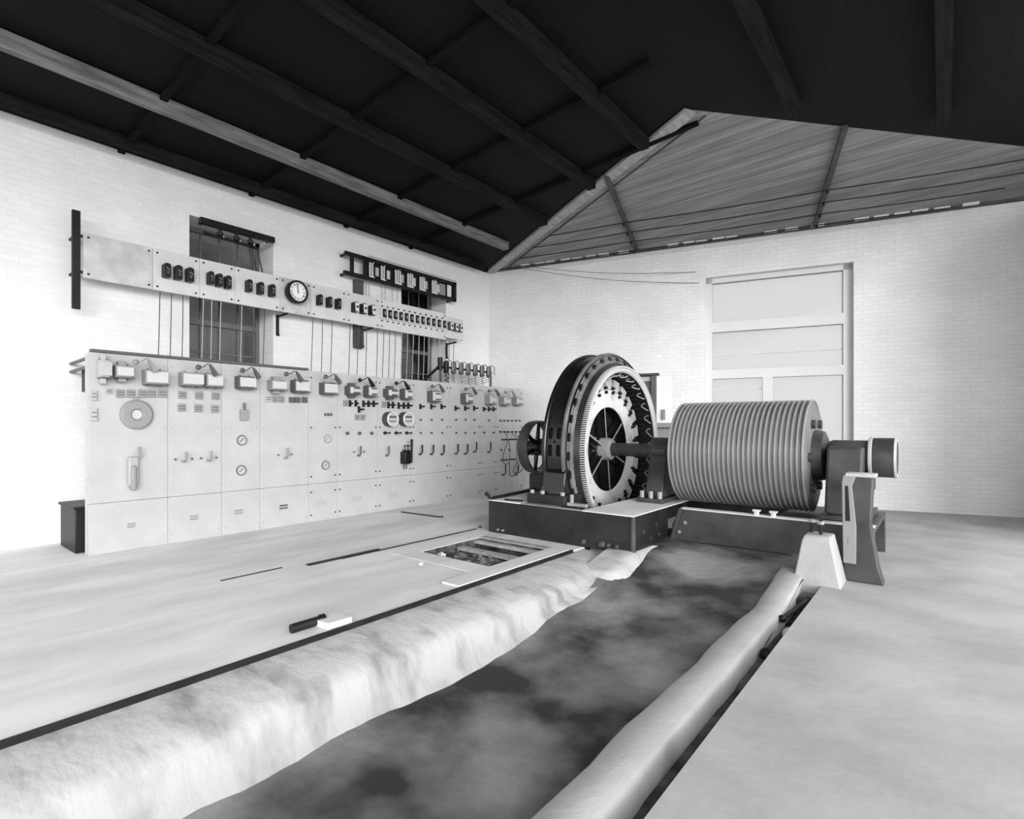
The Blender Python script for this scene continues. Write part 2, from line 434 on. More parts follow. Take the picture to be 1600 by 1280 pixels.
# right-hand floor beyond the kerb
w = M(); w.box(-.86, 4, -6, 14.2, -.6, -.05)
struct(w.build('floor_right', 'floor_worn', smooth=0), 'pale concrete floor on the right beyond the trench', 'floor')
w = M(); w.box(-1.0, -.86, -6, 6.4, -.6, -.22)
struct(w.build('floor_trench', 'pit_soil', smooth=0), 'narrow dark trench beside the low concrete kerb', 'floor')
rings = []
for i in range(60):
    y = -6 + 12.15 * i / 59; q = .008 * math.sin(y * 4) + .006 * math.sin(y * 9.1)
    k_ = max(0, earth(y) + .07 + .07)
    rings.append([(-1.24 + q, y, -.5), (-1.225 + q, y, -.10 + k_), (-1.20 + q, y, -.075 + k_), (-1.03 + q, y, -.07 + q + k_), (-1.005 + q, y, -.09 + k_), (-1.0 + q, y, -.5)])
tag(M().loft(rings).build('concrete_kerb', 'pier_concrete', smooth=60), 'low rounded concrete kerb between the sunken earth and the trench', 'kerb')
struct(M().box(-1.3, -.861, 6.9, 14.2, -.6, -.05).build('floor_back', 'floor_concrete', smooth=0), 'concrete floor behind the drum', 'floor')
struct(M().box(-60, 220, -160, 90, -1.2, -.62).build('ground', 'ground_outside', smooth=0), 'open ground outside the building', 'ground')
# hillside outside the left wall
rings = []
for i in range(41):
    y = -14 + 40 * i / 40
    rings.append([(-13.5 - k * 1.1 + .5 * math.sin(y * 1.3 + k), y, -.7 + k * 1.25 + .35 * math.sin(y * .9 + k * 1.7)) for k in range(10)])
struct(M().loft(rings, caps=False, closed=False).build('hillside', 'hill', smooth=80), 'dark overgrown hillside seen through the left windows', 'hill')

# ================================================================== WINDOWS
def left_window(n, y0, y1, z0, z1, label):
    root = empty(f'window_{n}', (XW - .42, (y0 + y1) / 2, z0), label, 'window'); root['kind'] = 'structure'
    xg = XW - .50
    f = M()
    f.box(xg - .04, xg + .05, y0, y0 + .06, z0, z1); f.box(xg - .04, xg + .05, y1 - .06, y1, z0, z1)
    f.box(xg - .04, xg + .05, y0, y1, z1 - .07, z1); f.box(xg - .04, xg + .05, y0, y1, z0, z0 + .07)
    f.box(xg - .03, xg + .045, y0, y1, (z0 + z1) / 2 - .04, (z0 + z1) / 2 + .04)
    f.build('window_frame', 'sash_grey', root, smooth=0)
    nc = 4; nr = 6
    for i in range(1, nc):
        y = y0 + .06 + (y1 - y0 - .12) * i / nc
        M().box(xg - .012, xg + .022, y - .012, y + .012, z0 + .07, z1 - .07).build('muntin', 'sash_grey', root, smooth=0)
    for i in range(1, nr):
        if i == nr // 2: continue
        z = z0 + .07 + (z1 - z0 - .14) * i / nr
        M().box(xg - .012, xg + .02, y0 + .06, y1 - .06, z - .012, z + .012).build('muntin', 'sash_grey', root, smooth=0)
    cw = (y1 - y0 - .12) / nc; ch = (z1 - z0 - .14) / nr
    pm = M().box(-.002, .002, -cw / 2 + .012, cw / 2 - .012, -ch / 2 + .012, ch / 2 - .012).mesh('pane', 'clear_glass', 0)
    for i in range(nc):
        for k in range(nr):
            place('pane', pm, (xg - .005, y0 + .06 + cw * (i + .5), z0 + .07 + ch * (k + .5)), root)
    return root
left_window(1, 3.27, 4.58, 1.6, 4.50, 'tall dark paned window left of the clock')
left_window(2, 7.36, 8.67, 1.6, 4.50, 'dark paned window behind the small meters near the corner')

root = empty('window_3', endp((TW0 + TW1) / 2, -.2, WZ0), 'big bright end wall window behind the drum', 'window'); root['kind'] = 'structure'
def ebar(t0, t1, z0, z1, d0=-.26, d1=-.12, name='window_frame', m='frame_white'):
    w = M(); endbox(w, t0, t1, d0, d1, z0, z1); return w.build(name, m, root, smooth=0)
ebar(TW0, TW0 + .12, WZ0, WZ1); ebar(TW1 - .14, TW1, WZ0, WZ1); ebar(TW0, TW1, WZ1 - .1, WZ1); ebar(TW0, TW1, WZ0, WZ0 + .1)
ebar(TW0 + .12, TW1 - .14, 3.33, 3.53, name='transom'); ebar(TW0 + .12, TW1 - .14, 2.39, 2.57, name='transom')
tm = 5.86
ebar(tm - .085, tm + .085, WZ0 + .1, 2.39, name='mullion')
ebar(TW0 + .12, TW1 - .14, 2.86, 2.875, -.2, -.17, 'muntin')
ebar(TW0 + .12, tm - .085, 2.17, 2.185, -.2, -.17, 'muntin')
for t0, t1, z0, z1 in ((TW0 + .12, TW1 - .14, 3.53, WZ1 - .1), (TW0 + .12, TW1 - .14, 2.57, 3.33), (TW0 + .12, tm - .085, WZ0 + .1, 2.39), (tm + .085, TW1 - .14, WZ0 + .1, 2.39)):
    ebar(t0, t1, z0, z1, -.195, -.19, 'pane', 'dusty_glass')

# ================================================================== FLOOR FITTINGS
def floorbar(x, wd, y0, y1, z1, name, m, label, cat, z0=-.03):
    return tag(M().box(x - wd / 2, x + wd / 2, y0, y1, z0, z1).build(name, m, bevel=.004), label, cat)
floorbar(XF + .014, .028, -5.9, 5.52, .018, 'floor_edge_angle', 'steel_dark', 'long dark steel edging along the floor above the concrete bank', 'steel edging', -.03)
floorbar(-4.92, .035, 3.55, 5.82, .006, 'floor_rail', 'steel_dark', 'long dark steel strip let into the floor beside the hatch', 'rail')
floorbar(-4.95, .06, 3.15, 4.10, .012, 'floor_rail', 'steel_dark', 'thicker dark steel strip in the floor ending at the hatch corner', 'rail')
floorbar(-5.07, .025, 2.30, 2.93, .005, 'floor_rail', 'steel_dark', 'short thin dark strip in the open floor nearest the switchboard', 'rail')
# pale plank at the hatch
x0, x1 = -3.46, -3.245
tag(M().box(x0, x1, 3.6, 5.50, .001, .022).build('plank', 'plank_pale', bevel=.003), 'pale plank lying on the floor edge beside the open hatch', 'plank')
# hatch: framed opening, rubble inside, cross timbers
root = empty('floor_hatch', ((HX0 + HX1) / 2, (HY0 + HY1) / 2, -.4), 'open floor hatch in front of the generator bed, rubble inside', 'hatch')
w = M(); grid = []
for i in range(25):
    v = i / 24; yy = HY0 + .012 + (HY1 - HY0 - .024) * v
    zz = -.06 - .10 * v if v < .5 else -.11 - .34 * min(1, (v - .5) / .08)
    grid.append([(HX0 + .012 + (HX1 - HX0 - .024) * k / 24, yy, zz + (.05 if v < .55 else .02) * random.random()) for k in range(25)])
w.loft(grid, caps=False, closed=False).build('rubble_bed', 'rubble', root, smooth=60)
for (a_, b_, c_, d_) in ((HX0, HX0 + .012, HY0, HY1), (HX1 - .012, HX1, HY0, HY1), (HX0 + .012, HX1 - .012, HY0, HY0 + .012), (HX0 + .012, HX1 - .012, HY1 - .012, HY1)):
    M().box(a_, b_, c_, d_, -.49, -.006).build('lining_board', 'pit_soil', root, smooth=0)
for y, wd, zt in ((5.02, .11, -.05), (5.33, .07, -.02)):
    M().box(HX0 + .013, HX1 - .013, y - wd / 2, y + wd / 2, zt - .035, zt).build('cross_timber', 'timber_grey', root, smooth=0)
for (a_, b_, c_, d_) in ((HX0 - .22, HX0, HY0, HY1 + .12), (HX0 - .22, HX1, HY0 - .28, HY0), (HX0, HX1 + .1, HY1, HY1 + .12)):
    M().box(a_, b_, c_, d_, -.001, .003).build('frame_board', 'timber_grey' if c_ > 5 else 'floor_concrete', root, smooth=0)
for i in range(14):
    s_ = .018 + .03 * random.random()
    st = M().ball((HX0 + .15 + random.random() * .8, HY0 + .08 + random.random() * .45, -.07 + .04 * random.random()), s_, 5)
    st.v = [(a + random.uniform(-.3, .3) * s_, b_ + random.uniform(-.3, .3) * s_, c_ + random.uniform(-.3, .3) * s_) for a, b_, c_ in st.v]
    st.build('stone', 'rubble' if i else 'porcelain', root, smooth=0)
# loose objects on the floor
a = onz(627, 800, .012); b_ = onz(688, 808, .012)
tag(M().cyl((*a, .012), (*b_, .012), .010, n=8).build('iron_rod', 'steel_dark'), 'thin iron rod lying on the floor near the switchboard', 'rod')
a = onz(472, 978, .035); b_ = onz(504, 968, .035)
rt = empty('pipe_end', (*b_, 0), 'short dark pipe lying on the floor in the foreground', 'pipe')
M().cyl((*onz(455, 984, .03), .035), (*b_, .035), .032, n=16).build('pipe', 'steel_dark', rt)
M().cyl((*onz(500, 969, .035), .035), (*onz(507, 967, .035), .035), .038, n=16).build('collar', 'black_iron', rt)
a = onz(520, 985, 0)
tag(M().prism([(-3.46, 2.22, .001), (-3.27, 2.24, .001), (-3.25, 2.44, .001), (-3.43, 2.42, .001)], (0, 0, .05)).build('timber_block', 'plank_pale', bevel=.004), 'pale wooden block lying at the end of the floor edging', 'block')
for i, (px, py, lab) in enumerate(((690, 808, 'small dark lump on the floor beside the thin iron rod'), (750, 824, 'small dark scrap of debris at the left foot of the generator bed'), (658, 882, 'small round pale stone on the floor by the hatch frame'))):
    p = onz(px, py, .01)
    s_ = .022; st = M().ball((*p, .014), s_, 6); st.v = [(q[0] + random.uniform(-.2, .2) * s_, q[1] + random.uniform(-.6, .6) * s_, max(.0, q[2] + random.uniform(-.2, .1) * s_)) for q in st.v]
    tag(st.build('debris', 'pit_soil' if i < 2 else 'porcelain', smooth=0), lab, 'debris')
# ================================================================== SWITCHBOARD
XB = -7.145                     # face of the slate panels
def B(px, py, o=0.0):
    y, z = onx(px, py, XB + o); return y, z
ZT, ZJ = 2.27, .57
seams = [1.772, 2.595, 3.255, 3.79, 4.56, 5.075, 5.883, 6.658, 7.628, 8.567, 9.098, 10.054]
plab = ['wide slate switchboard panel with a big ring dial at the far left end',
        'slate switchboard panel with six small meters in two rows',
        'slate switchboard panel with two small dials below a single breaker, left of middle',
        'slate switchboard panel with two breakers under the end of the dark top rail',
        'narrow slate switchboard panel with one breaker and two faint round dials',
        'slate switchboard panel with three knobs in a row left of the drum gauges',
        'slate switchboard panel with two drum gauges and a black oil switch',
        'slate switchboard panel with three upright handles right of the drum gauges',
        'slate switchboard panel with three upright handles, second right of the drum gauges',
        'narrow slate switchboard panel with one upright handle beside the plug panel',
        'slate plug panel with hanging loose cords at the right end of the switchboard']
bolt_m = M().cyl((-.004, 0, 0), (.012, 0, 0), .014, n=8).mesh('bolt', 'instrument_grey')
bolt_haze = M().cyl((-.004, 0, 0), (.010, 0, 0), .012, n=8).mesh('bolt', 'instrument_pale')  # paler bolts put the haze over the left panels into the colour
panels = []
for i in range(11):
    y0, y1 = seams[i] + .002, seams[i + 1] - .002
    P = empty('slate_switchboard', (XB - .025, (y0 + y1) / 2, 0), plab[i], 'switchboard', 'slate panels of the long switchboard')
    M().box(XB - .05, XB, y0, y1, ZJ + .002, ZT).build('upper_slab', 'slate', P, bevel=.002)
    M().box(XB - .05, XB, y0, y1, .0, ZJ - .002).build('lower_slab', 'slate', P, bevel=.002)
    for y in (y0 + .04, y1 - .04):
        if (i == 0 and y < 2): continue
        for z in (2.17, 1.42, .68, .445, .10): place('bolt', bolt_m if i > 3 else bolt_haze, (XB, y, z), P)
    panels.append(P)

def breaker(P, px0, px1, py0, py1, cross=False, tone='instrument_grey', arm=None, front='breaker_front', atone='instrument_grey', out=.14):
    y0, z1 = B(px0, py0); _, z0 = B(px0, py1)
    y1 = B(px1, py0, out)[0]
    if cross:
        h = z1 - z0; z0 += h * .22; z1 -= h * .22
    if y1 < y0 + .08: y1 = y0 + .08
    b = M().box(XB, XB + out, y0, y1, z0, z1).build('circuit_breaker', tone, P, bevel=.006)
    ym = (y0 + y1) / 2; w_ = y1 - y0; h = z1 - z0
    f = M(); f.box(XB + out, XB + out + .014, y0 + .012, y1 + .02, z0 + .02, z1 - .02)
    f.build('contact_block', front, b, bevel=.004)
    M().box(XB + .02, XB + out + .02, y0 + .01, y1 + .03, z0 - .008, z0 + .006).build('base_bar', 'instrument_grey', b, smooth=0)
    if px0 > 530:
        for zz in (z0 + h * .22, z1 - h * .26):
            M().box(XB + out + .014, XB + out + .03, y0 + w_ * .35, y1 - .005, zz - .012, zz + .012).build('contact', tone, b, smooth=0)
    if cross:
        M().box(XB + .01, XB + out * .8, ym - w_ * .28, ym + w_ * .22, z0 - h * .36, z1 + h * .36).build('blow_out_coil', tone, b, bevel=.006)
    for s_ in (-1, 1):
        t_ = M(); t_.cyl((XB + out * .5, ym + s_ * w_ * .3, z0 - .018), (XB + out * .5, ym + s_ * w_ * .3, z1 + .018), .012, n=8)
        t_.build('terminal_stud', 'instrument_grey', b)
    if arm:
        wx, wy = arm
        o = out + .05
        def A(dx, dy, oo=0): yy, zz = B(wx + dx, wy + dy, o + oo); return (XB + o + oo, yy, zz)
        s = (wy - 500) / 90.0                       # arms look smaller further along the board
        s = max(.62, 1.12 - (wx - 310) / 900)
        M().ball(A(0, 0), .034, 8).build('weight_ball', atone, b)
        M().tube([A(2 * s, 0), A(7 * s, -.5 * s), A(11 * s, -3.5 * s), A(14 * s, -5 * s), A(17 * s, -3 * s)], .007, 6).build('trip_rod', atone, b)
        p, q = Vector(A(16 * s, -4 * s)), Vector(A(25 * s, 12 * s))
        M().tube([p, p.lerp(q, .4), q], [.014, .028, .036], 4).build('contact_arm', atone, b)
    return b
def meter(P, px, py, wpx, hpx, tone='instrument_mid', out=.03, rows=3):
    y0, z1 = B(px - wpx / 2, py - hpx / 2); y1, z0 = B(px + wpx / 2, py + hpx / 2)
    m = M().box(XB, XB + out, y0, y1, z0, z1).build('panel_meter', tone, P, bevel=.004)
    for k in range(rows - 1):
        z = z0 + (z1 - z0) * (k + 1) / rows
        M().box(XB + out - .002, XB + out + .004, y0 + .006, y1 - .006, z - .005, z + .005).build('scale_bar', 'instrument_grey', m, smooth=0)
    return m
def knife(P, px, py, h=9, out=.12, tone='steel_dark'):
    y, z1 = B(px, py - h / 2); _, z0 = B(px, py + h / 2); z = (z0 + z1) / 2
    k = M().box(XB, XB + .03, y - .018, y + .018, z0, z1).build('plug_switch', tone, P, bevel=.003)
    M().cyl((XB + .03, y, z), (XB + out, y, z), .013, .016, n=8).build('plug_handle', tone, k)
def knob(P, px, py, r=.022, out=.045, tone='instrument_grey', name='knob'):
    y, z = B(px, py)
    M().lathe([(XB, r * .5), (XB + out * .5, r * .5), (XB + out * .6, r), (XB + out, r * .9), (XB + out + .004, .001)], y, z, 10).build(name, tone, P)
def upright(P, px, py, tone='steel_dark', h=13):
    y, z = B(px - 3, py + h * .75)
    b = M().box(XB, XB + .05, y - .02, y + .02, z - .012, z + .012).build('lever_switch', tone, P, bevel=.003)
    y2, z2 = B(px + 2, py + h / 2, .09); _, z3 = B(px + 2, py - h / 2, .09)
    M().tube([(XB + .04, y, z), (XB + .08, y2 - .01, z2 - .01), (XB + .09, y2, z2), (XB + .09, y2, z3)], [.01, .01, .013, .016], 6).build('handle', tone, b)
def dial(P, px, py, rpx, tone='instrument_grey'):
    y, z = B(px, py); r = rpx * (7.145 / (ST - (px - 728) / 850 * CT)) / 850
    d = M().lathe([(XB, r), (XB + .02, r), (XB + .024, r * .82), (XB + .01, r * .8), (XB + .01, .001)], y, z, 24).build('dial', 'slate', P)
    M().lathe([(XB + .018, r * 1.02), (XB + .027, r * .98), (XB + .027, r * .86), (XB + .018, r * .82)], y, z, 24, closed=True).build('bezel', tone, d)
    M().tube([(XB + .014, y - r * .3, z - r * .3), (XB + .014, y + r * .45, z + r * .4)], .005, 5).build('pointer', tone, d)
def nameplate(P, px, py, tone='instrument_mid', w=14, h=6):
    y0, z1 = B(px - w / 2, py - h / 2); y1, z0 = B(px + w / 2, py + h / 2); hh = z1 - z0
    n = M().box(XB, XB + .004, y0, y1, z0, z1).build('nameplate', 'plate_grey', P, smooth=0)
    for a, b_ in ((.08, .36), (.62, .92)):
        M().box(XB + .004, XB + .006, y0 + .008, y1 - .008, z0 + hh * a, z0 + hh * b_).build('name_bar', tone, n, smooth=0)

p = panels
# panel 1 (far left, fittings paled for haze)
breaker(p[0], 150, 172, 553, 601, True, 'instrument_pale', front='slate')
breaker(p[0], 175, 206, 564, 598, True, 'instrument_mid')
breaker(p[0], 221, 260, 578, 601, tone='instrument_mid', arm=(212, 566), atone='instrument_mid')
for px in (187, 204, 222, 237, 253): meter(p[0], px, 615, 11.5, 13)
meter(p[0], 169, 611, 9, 9, 'instrument_pale'); meter(p[0], 146, 618, 9, 16, 'instrument_pale'); meter(p[0], 146, 648, 10, 20, 'instrument_pale')
y, z = B(213, 648)
rg = M().lathe([(XB, .175), (XB + .03, .175), (XB + .05, .15), (XB + .05, .075), (XB + .035, .06), (XB, .055)], y, z, 48).build('ring_dial', 'instrument_mid', p[0])
M().lathe([(XB, .06), (XB + .02, .055), (XB + .02, .001)], y, z, 32).build('dial_centre', 'breaker_front', rg)
M().box(XB, XB + .03, y - .03, y + .01, z + .16, z + .21).build('lug', 'instrument_mid', rg, bevel=.004)
y0, z1 = B(198, 714); y1, z0 = B(219, 758)
sw = M().box(XB, XB + .07, y0, y1 - .03, z0, z1).build('oil_switch', 'plate_grey', p[0], bevel=.02)
M().box(XB, XB + .10, y0 + .02, y1 - .06, z0 - .05, z1 - .1).build('tank', 'instrument_mid', sw, bevel=.02)
yy, zz = B(218, 702, .08); M().box(XB + .06, XB + .09, yy - .015, yy + .015, zz - .10, zz + .03).build('handle', 'instrument_mid', sw, bevel=.006)
nameplate(p[0], 205, 821)
# panel 2
breaker(p[1], 278, 316, 582, 603, tone='instrument_mid')
breaker(p[1], 316, 346, 584, 605, arm=(310, 574), tone='instrument_mid')
for px, py in ((284, 617), (310, 618), (336, 619), (283, 637), (309, 638), (335, 639)): meter(p[1], px, py, 11, 12)
for px, py in ((273, 718), (299, 717), (313, 716), (337, 715)): knob(p[1], px, py, .014, .03)
upright(p[1], 289, 712, 'instrument_mid', 12); upright(p[1], 328, 711, 'instrument_mid', 12)
nameplate(p[1], 303, 809)
# panel 3
breaker(p[2], 366, 398, 588, 607, arm=(379, 579), tone='instrument_grey')
y0, z1 = B(374, 640); y1, z0 = B(388, 657)
s3 = M().box(XB, XB + .05, y0, y1 - .02, z0, z1).build('lever_switch', 'instrument_mid', p[2], bevel=.005)
yy, zz = B(382, 634, .05); M().cyl((XB + .05, yy, zz - .06), (XB + .05, yy, zz + .04), .016, n=8).build('handle', 'instrument_grey', s3)
dial(p[2], 377, 688, 8); dial(p[2], 376, 735, 8)
nameplate(p[2], 373, 800)
# panel 4
breaker(p[3], 417, 446, 588, 616, True, 'instrument_mid')
breaker(p[3], 453, 482, 594, 613, arm=(447.5, 584.5))
meter(p[3], 418, 623, 8, 10, 'instrument_pale')
for px in (429, 439): meter(p[3], px, 624, 7, 10, 'instrument_mid')
for px in (455, 464, 475): meter(p[3], px, 625, 8, 9, 'instrument_grey')
knob(p[3], 434, 711, .014, .03); knob(p[3], 454, 710, .014, .03); upright(p[3], 448, 706, 'instrument_mid', 13)
nameplate(p[3], 443, 792, 'instrument_grey')
# panel 5
breaker(p[4], 498, 526, 598, 616, arm=(509, 589))
for k, px in enumerate((508, 512.5, 517)): meter(p[4], px, 648, 3.4, 4.5, 'instrument_grey', .012, 1)
dial(p[4], 511, 686, 6.5, 'instrument_mid'); dial(p[4], 507.5, 727, 7)
nameplate(p[4], 503, 786, 'instrument_pale')
# panel 6
breaker(p[5], 538, 562, 598, 622, True, 'instrument_grey'); breaker(p[5], 567, 588, 603, 620, arm=(562.5, 594), atone='steel_dark')
meter(p[5], 539, 630, 6, 10, 'instrument_mid')
for px in (546, 555): knife(p[5], px, 630.5, 10, .08)
for px in (567, 575, 583): knife(p[5], px, 631, 10)
knife(p[5], 560, 640, 10, .14)
meter(p[5], 557, 652, 6, 9, 'instrument_mid'); meter(p[5], 566, 652, 6, 9, 'instrument_mid')
for px in (541, 560, 579): knob(p[5], px, 677, .028, .05)
knob(p[5], 552, 706.5, .014, .03); knob(p[5], 568, 706, .014, .03); upright(p[5], 562, 703, 'instrument_grey', 12)
nameplate(p[5], 558, 779, 'instrument_pale')
# panel 7
breaker(p[6], 598, 621, 603, 625, True, 'instrument_grey'); breaker(p[6], 624, 643, 608, 624, arm=(619.5, 599), atone='steel_dark')
meter(p[6], 599, 632, 6, 10, 'instrument_mid')
for px in (606, 613): knife(p[6], px, 633, 10, .08)
for px in (622, 630, 637): knife(p[6], px, 634, 10)
for px in (614.5, 639):
    y, z = B(px, 655, .15); r = .125
    g = M().lathe([(XB, r), (XB + .13, r), (XB + .14, r * .98)], y, z, 40).build('drum_gauge', 'sash_dark', p[6])
    M().lathe([(XB + .135, r * .99), (XB + .155, r * .98), (XB + .158, r * .88), (XB + .14, r * .86)], y, z, 40).build('bezel', 'porcelain', g)
    M().lathe([(XB + .142, r * .88), (XB + .142, .001)], y, z, 32).build('gauge_face', 'instrument_pale', g)
    M().box(XB + .143, XB + .148, y - r * .6, y + r * .6, z + .02, z + .055).build('scale', 'instrument_grey', g, smooth=0)
    M().box(XB + .143, XB + .148, y - r * .65, y + r * .65, z - .045, z - .03).build('scale', 'instrument_grey', g, smooth=0)
for px in (600, 617.5, 634):
    y, z = B(px, 676.5)
    k = M().lathe([(XB, .02), (XB + .02, .028), (XB + .04, .028), (XB + .045, .001)], y, z, 10).build('control_lever', 'steel_dark', p[6])
    M().tube([(XB + .04, y, z), (XB + .09, y + .02, z), (XB + .12, y + .035, z)], [.009, .009, .02], 8).build('grip', 'steel_dark', k)
upright(p[6], 606, 703, 'instrument_grey', 12)
y0, z1 = B(625, 706); y1, z0 = B(636, 725, .1)
o = M().box(XB, XB + .14, y0, y0 + .13, z0, z1).build('oil_switch', 'black_enamel', p[6], bevel=.012)
M().box(XB + .02, XB + .15, y0 + .03, y0 + .15, z1, z1 + .03).build('cover', 'black_enamel', o, bevel=.006)
for s_ in (.02, .10): M().cyl((XB + .1, y0 + s_, z1), (XB + .1, y0 + s_, z1 + .12), .008, n=6).build('link_rod', 'steel_dark', o)
M().cyl((XB + .1, y0 + .01, z1 + .11), (XB + .12, y0 + .16, z1 + .10), .008, n=6).build('link_rod', 'steel_dark', o)
M().tube([(XB + .15, y0 + .13, z0 + .02), (XB + .16, y0 + .13, z1 + .06), (XB + .16, y0 + .13, z1 + .22)], [.022, .02, .026], 8).build('handle', 'black_enamel', o)
for s_ in (.03, .09): M().cyl((XB + .07, y0 + s_, z0 - .09), (XB + .07, y0 + s_, z0), .009, n=6).build('lead', 'rubber', o)
nameplate(p[6], 615, 773, 'instrument_pale')
# panels 8, 9, 10
breaker(p[7], 667, 688, 611, 628, arm=(675.5, 604))
for px in (656, 673, 689): knife(p[7], px, 635.5, 8)
for py in (656, 676.5):
    for px in (656, 673, 689.5): knob(p[7], px, py, .02, .04)
for px in (658, 675.5, 692): upright(p[7], px, 701, 'steel_dark', 12)
breaker(p[8], 719, 738, 615, 630, arm=(728, 608))
for px in (711, 726, 740): knife(p[8], px, 638, 8)
for py in (656, 676.5):
    for px in (711.5, 726, 740): knob(p[8], px, py, .022, .04)
for px, py in ((714, 700), (729, 700), (743, 697)): upright(p[8], px, py, 'steel_dark', 12)
breaker(p[9], 757, 774, 617, 632, arm=(764.5, 611), tone='instrument_mid')
for px in (755, 763, 770): knife(p[9], px, 639.5, 7, .09)
knob(p[9], 762.5, 657, .022, .04)
for px in (755, 770): knob(p[9], px, 676, .024, .045)
upright(p[9], 765, 697, 'steel_dark', 13)
# panel 11: plugs, bars, cords
breaker(p[10], 779, 796, 620, 633, arm=(790, 613), tone='instrument_mid', atone='instrument_mid'); breaker(p[10], 799, 816, 621, 633, tone='instrument_mid')
for py in (657.5, 675):
    for px in (781, 787, 793, 799, 805, 811): knife(p[10], px, py, 2.6, .05, 'instrument_grey' if py < 660 else 'steel_dark')
def hbar(px0, px1, py):
    y0, z = B(px0, py); y1, _ = B(px1, py)
    M().tube([(XB + .03, y0, z), (XB + .03, y1, z - .005)], .014, 8).build('bus_bar', 'steel_dark', p[10])
for a in ((782, 792, 687), (794, 804, 686.5), (807, 815, 686.5), (781, 792, 719), (794, 804, 718)): hbar(*a)
for px, py in ((782, 703), (795, 703), (809, 702), (813, 702)): knob(p[10], px, py, .022, .03, 'steel_dark')
for px in (788, 808): upright(p[10], px, 733, 'steel_dark', 12)
for px in (778, 788, 799, 808): knob(p[10], px, 758, .01, .02)
for i, pts in enumerate((((791, 675), (793, 690), (788, 705), (786, 720), (790, 726), (795, 724)),
                         ((795, 687), (797, 705), (796, 725), (797, 742), (802, 744), (807, 738), (809, 728)),
                         ((800, 677), (807, 686), (807, 705), (808, 722), (812, 726), (818, 716)),
                         ((806, 677), (812, 688), (811, 702), (815, 712), (817, 730), (812, 738), (803, 738), (803, 732), (809, 722), (816, 710)))):
    q = []
    P3 = [Vector((XB + .05, *B(a, b_, .05))) for a, b_ in pts]
    for k in range(len(P3) - 1):                       # smooth the cord
        p0, p1, p2, p3 = P3[max(k - 1, 0)], P3[k], P3[k + 1], P3[min(k + 2, len(P3) - 1)]
        for u in range(5):
            t = u / 5
            q.append(.5 * ((2 * p1) + (p2 - p0) * t + (2 * p0 - 5 * p1 + 4 * p2 - p3) * t * t + (3 * p1 - p0 - 3 * p2 + p3) * t ** 3))
    q.append(P3[-1])
    M().tube(q, .007, 6).build('cord', 'rubber', p[10])

# dark rail along the top, pipe frame behind, end fittings
tag(M().box(XB - .05, XB + .03, 1.79, 4.55, ZT + .003, ZT + .035).build('top_rail', 'instrument_grey', bevel=.004), 'dark flat rail along the top of the left switchboard panels', 'rail')
root = empty('switchboard_frame', (XB - .12, 5.9, 0), 'pipe frame standing behind the switchboard panels', 'frame')
for y in seams[1:]:
    M().cyl((XB - .10, y - .02, 0), (XB - .10, y - .02, ZT - .03), .03, n=10).build('upright', 'sash_dark', root)
M().cyl((XB - .16, 1.85, 1.9), (XB - .16, 9.9, 1.9), .022, n=10).build('cross_pipe', 'sash_dark', root)
M().cyl((XB - .14, 1.81, 0), (XB - .14, 1.81, ZT - .02), .035, n=12).build('end_post', 'slate', root)
for z in (2.22, 2.12): M().cyl((XB - .12, 1.81, z), (XW + .0, 1.85, z), .02, n=10).build('wall_stay', 'instrument_grey', root)
lb = empty('shade_box', (-7.6, 1.95, 0), 'low dark box added for the shade behind the left end of the switchboard', 'box')  # dark box added in place of the shade behind the board end
M().box(-8.0, -7.36, 1.70, 2.3, 0, .5).build('box_body', 'black_iron', lb, bevel=.01)
M().box(-8.02, -7.34, 1.68, 2.32, .5, .53).build('box_lid', 'black_iron', lb, bevel=.006)
bx = empty('bus_box', (-7.75, 2.0, 1.9), 'dark box behind the left end of the switchboard', 'box')
M().box(-7.95, -7.5, 1.90, 2.15, 1.86, 2.13).build('box_body', 'black_iron', bx, bevel=.01)
M().box(-7.98, -7.47, 1.88, 2.17, 2.13, 2.15).build('box_lid', 'black_iron', bx, bevel=.004)
for xx in (-7.92, -7.53): M().cyl((xx, 2.02, .53), (xx, 2.02, 1.86), .02, n=8).build('leg', 'sash_dark', bx)

# ================================================================== UPPER INSTRUMENT BOARD
XU = -7.9
def U(px, py, o=0.0): return onx(px, py, XU + o)
UZ0, UZ1 = 3.26, 3.81
useams = [1.906, 2.686, 3.29, 3.798, 4.523, 5.091, 5.799, 6.551, 8.354]
ulab = ['blank stained panel at the left end of the high instrument board',
        'high instrument panel with three spaced black relays left of the window',
        'high instrument panel with three black relays touching each other, in front of the window',
        'high instrument panel with three spaced black relays left of the clock',
        'plain high panel that carries the round clock',
        'high instrument panel with three black boxes right of the clock',
        'high instrument panel with three dark boxes with pale slanted fronts',
        'long high panel with a row of twelve small meters']
ubolt = M().cyl((-.004, 0, 0), (.012, 0, 0), .013, n=8).mesh('bolt', 'steel_dark')
up = []
for i in range(8):
    y0, y1 = useams[i] + .002, useams[i + 1] - .002
    P = empty('instrument_board', (XU - .02, (y0 + y1) / 2, UZ0), ulab[i], 'instrument board', 'panels of the high instrument board')
    M().box(XU - .04, XU, y0, y1, UZ0, UZ1).build('slab', 'slate_stained' if i in (0, 4) else 'slate_high', P, bevel=.002)
    for y in (y0 + .05, y1 - .05):
        for z in (UZ0 + .05, UZ1 - .05): place('bolt', ubolt, (XU, y, z), P)
    up.append(P)
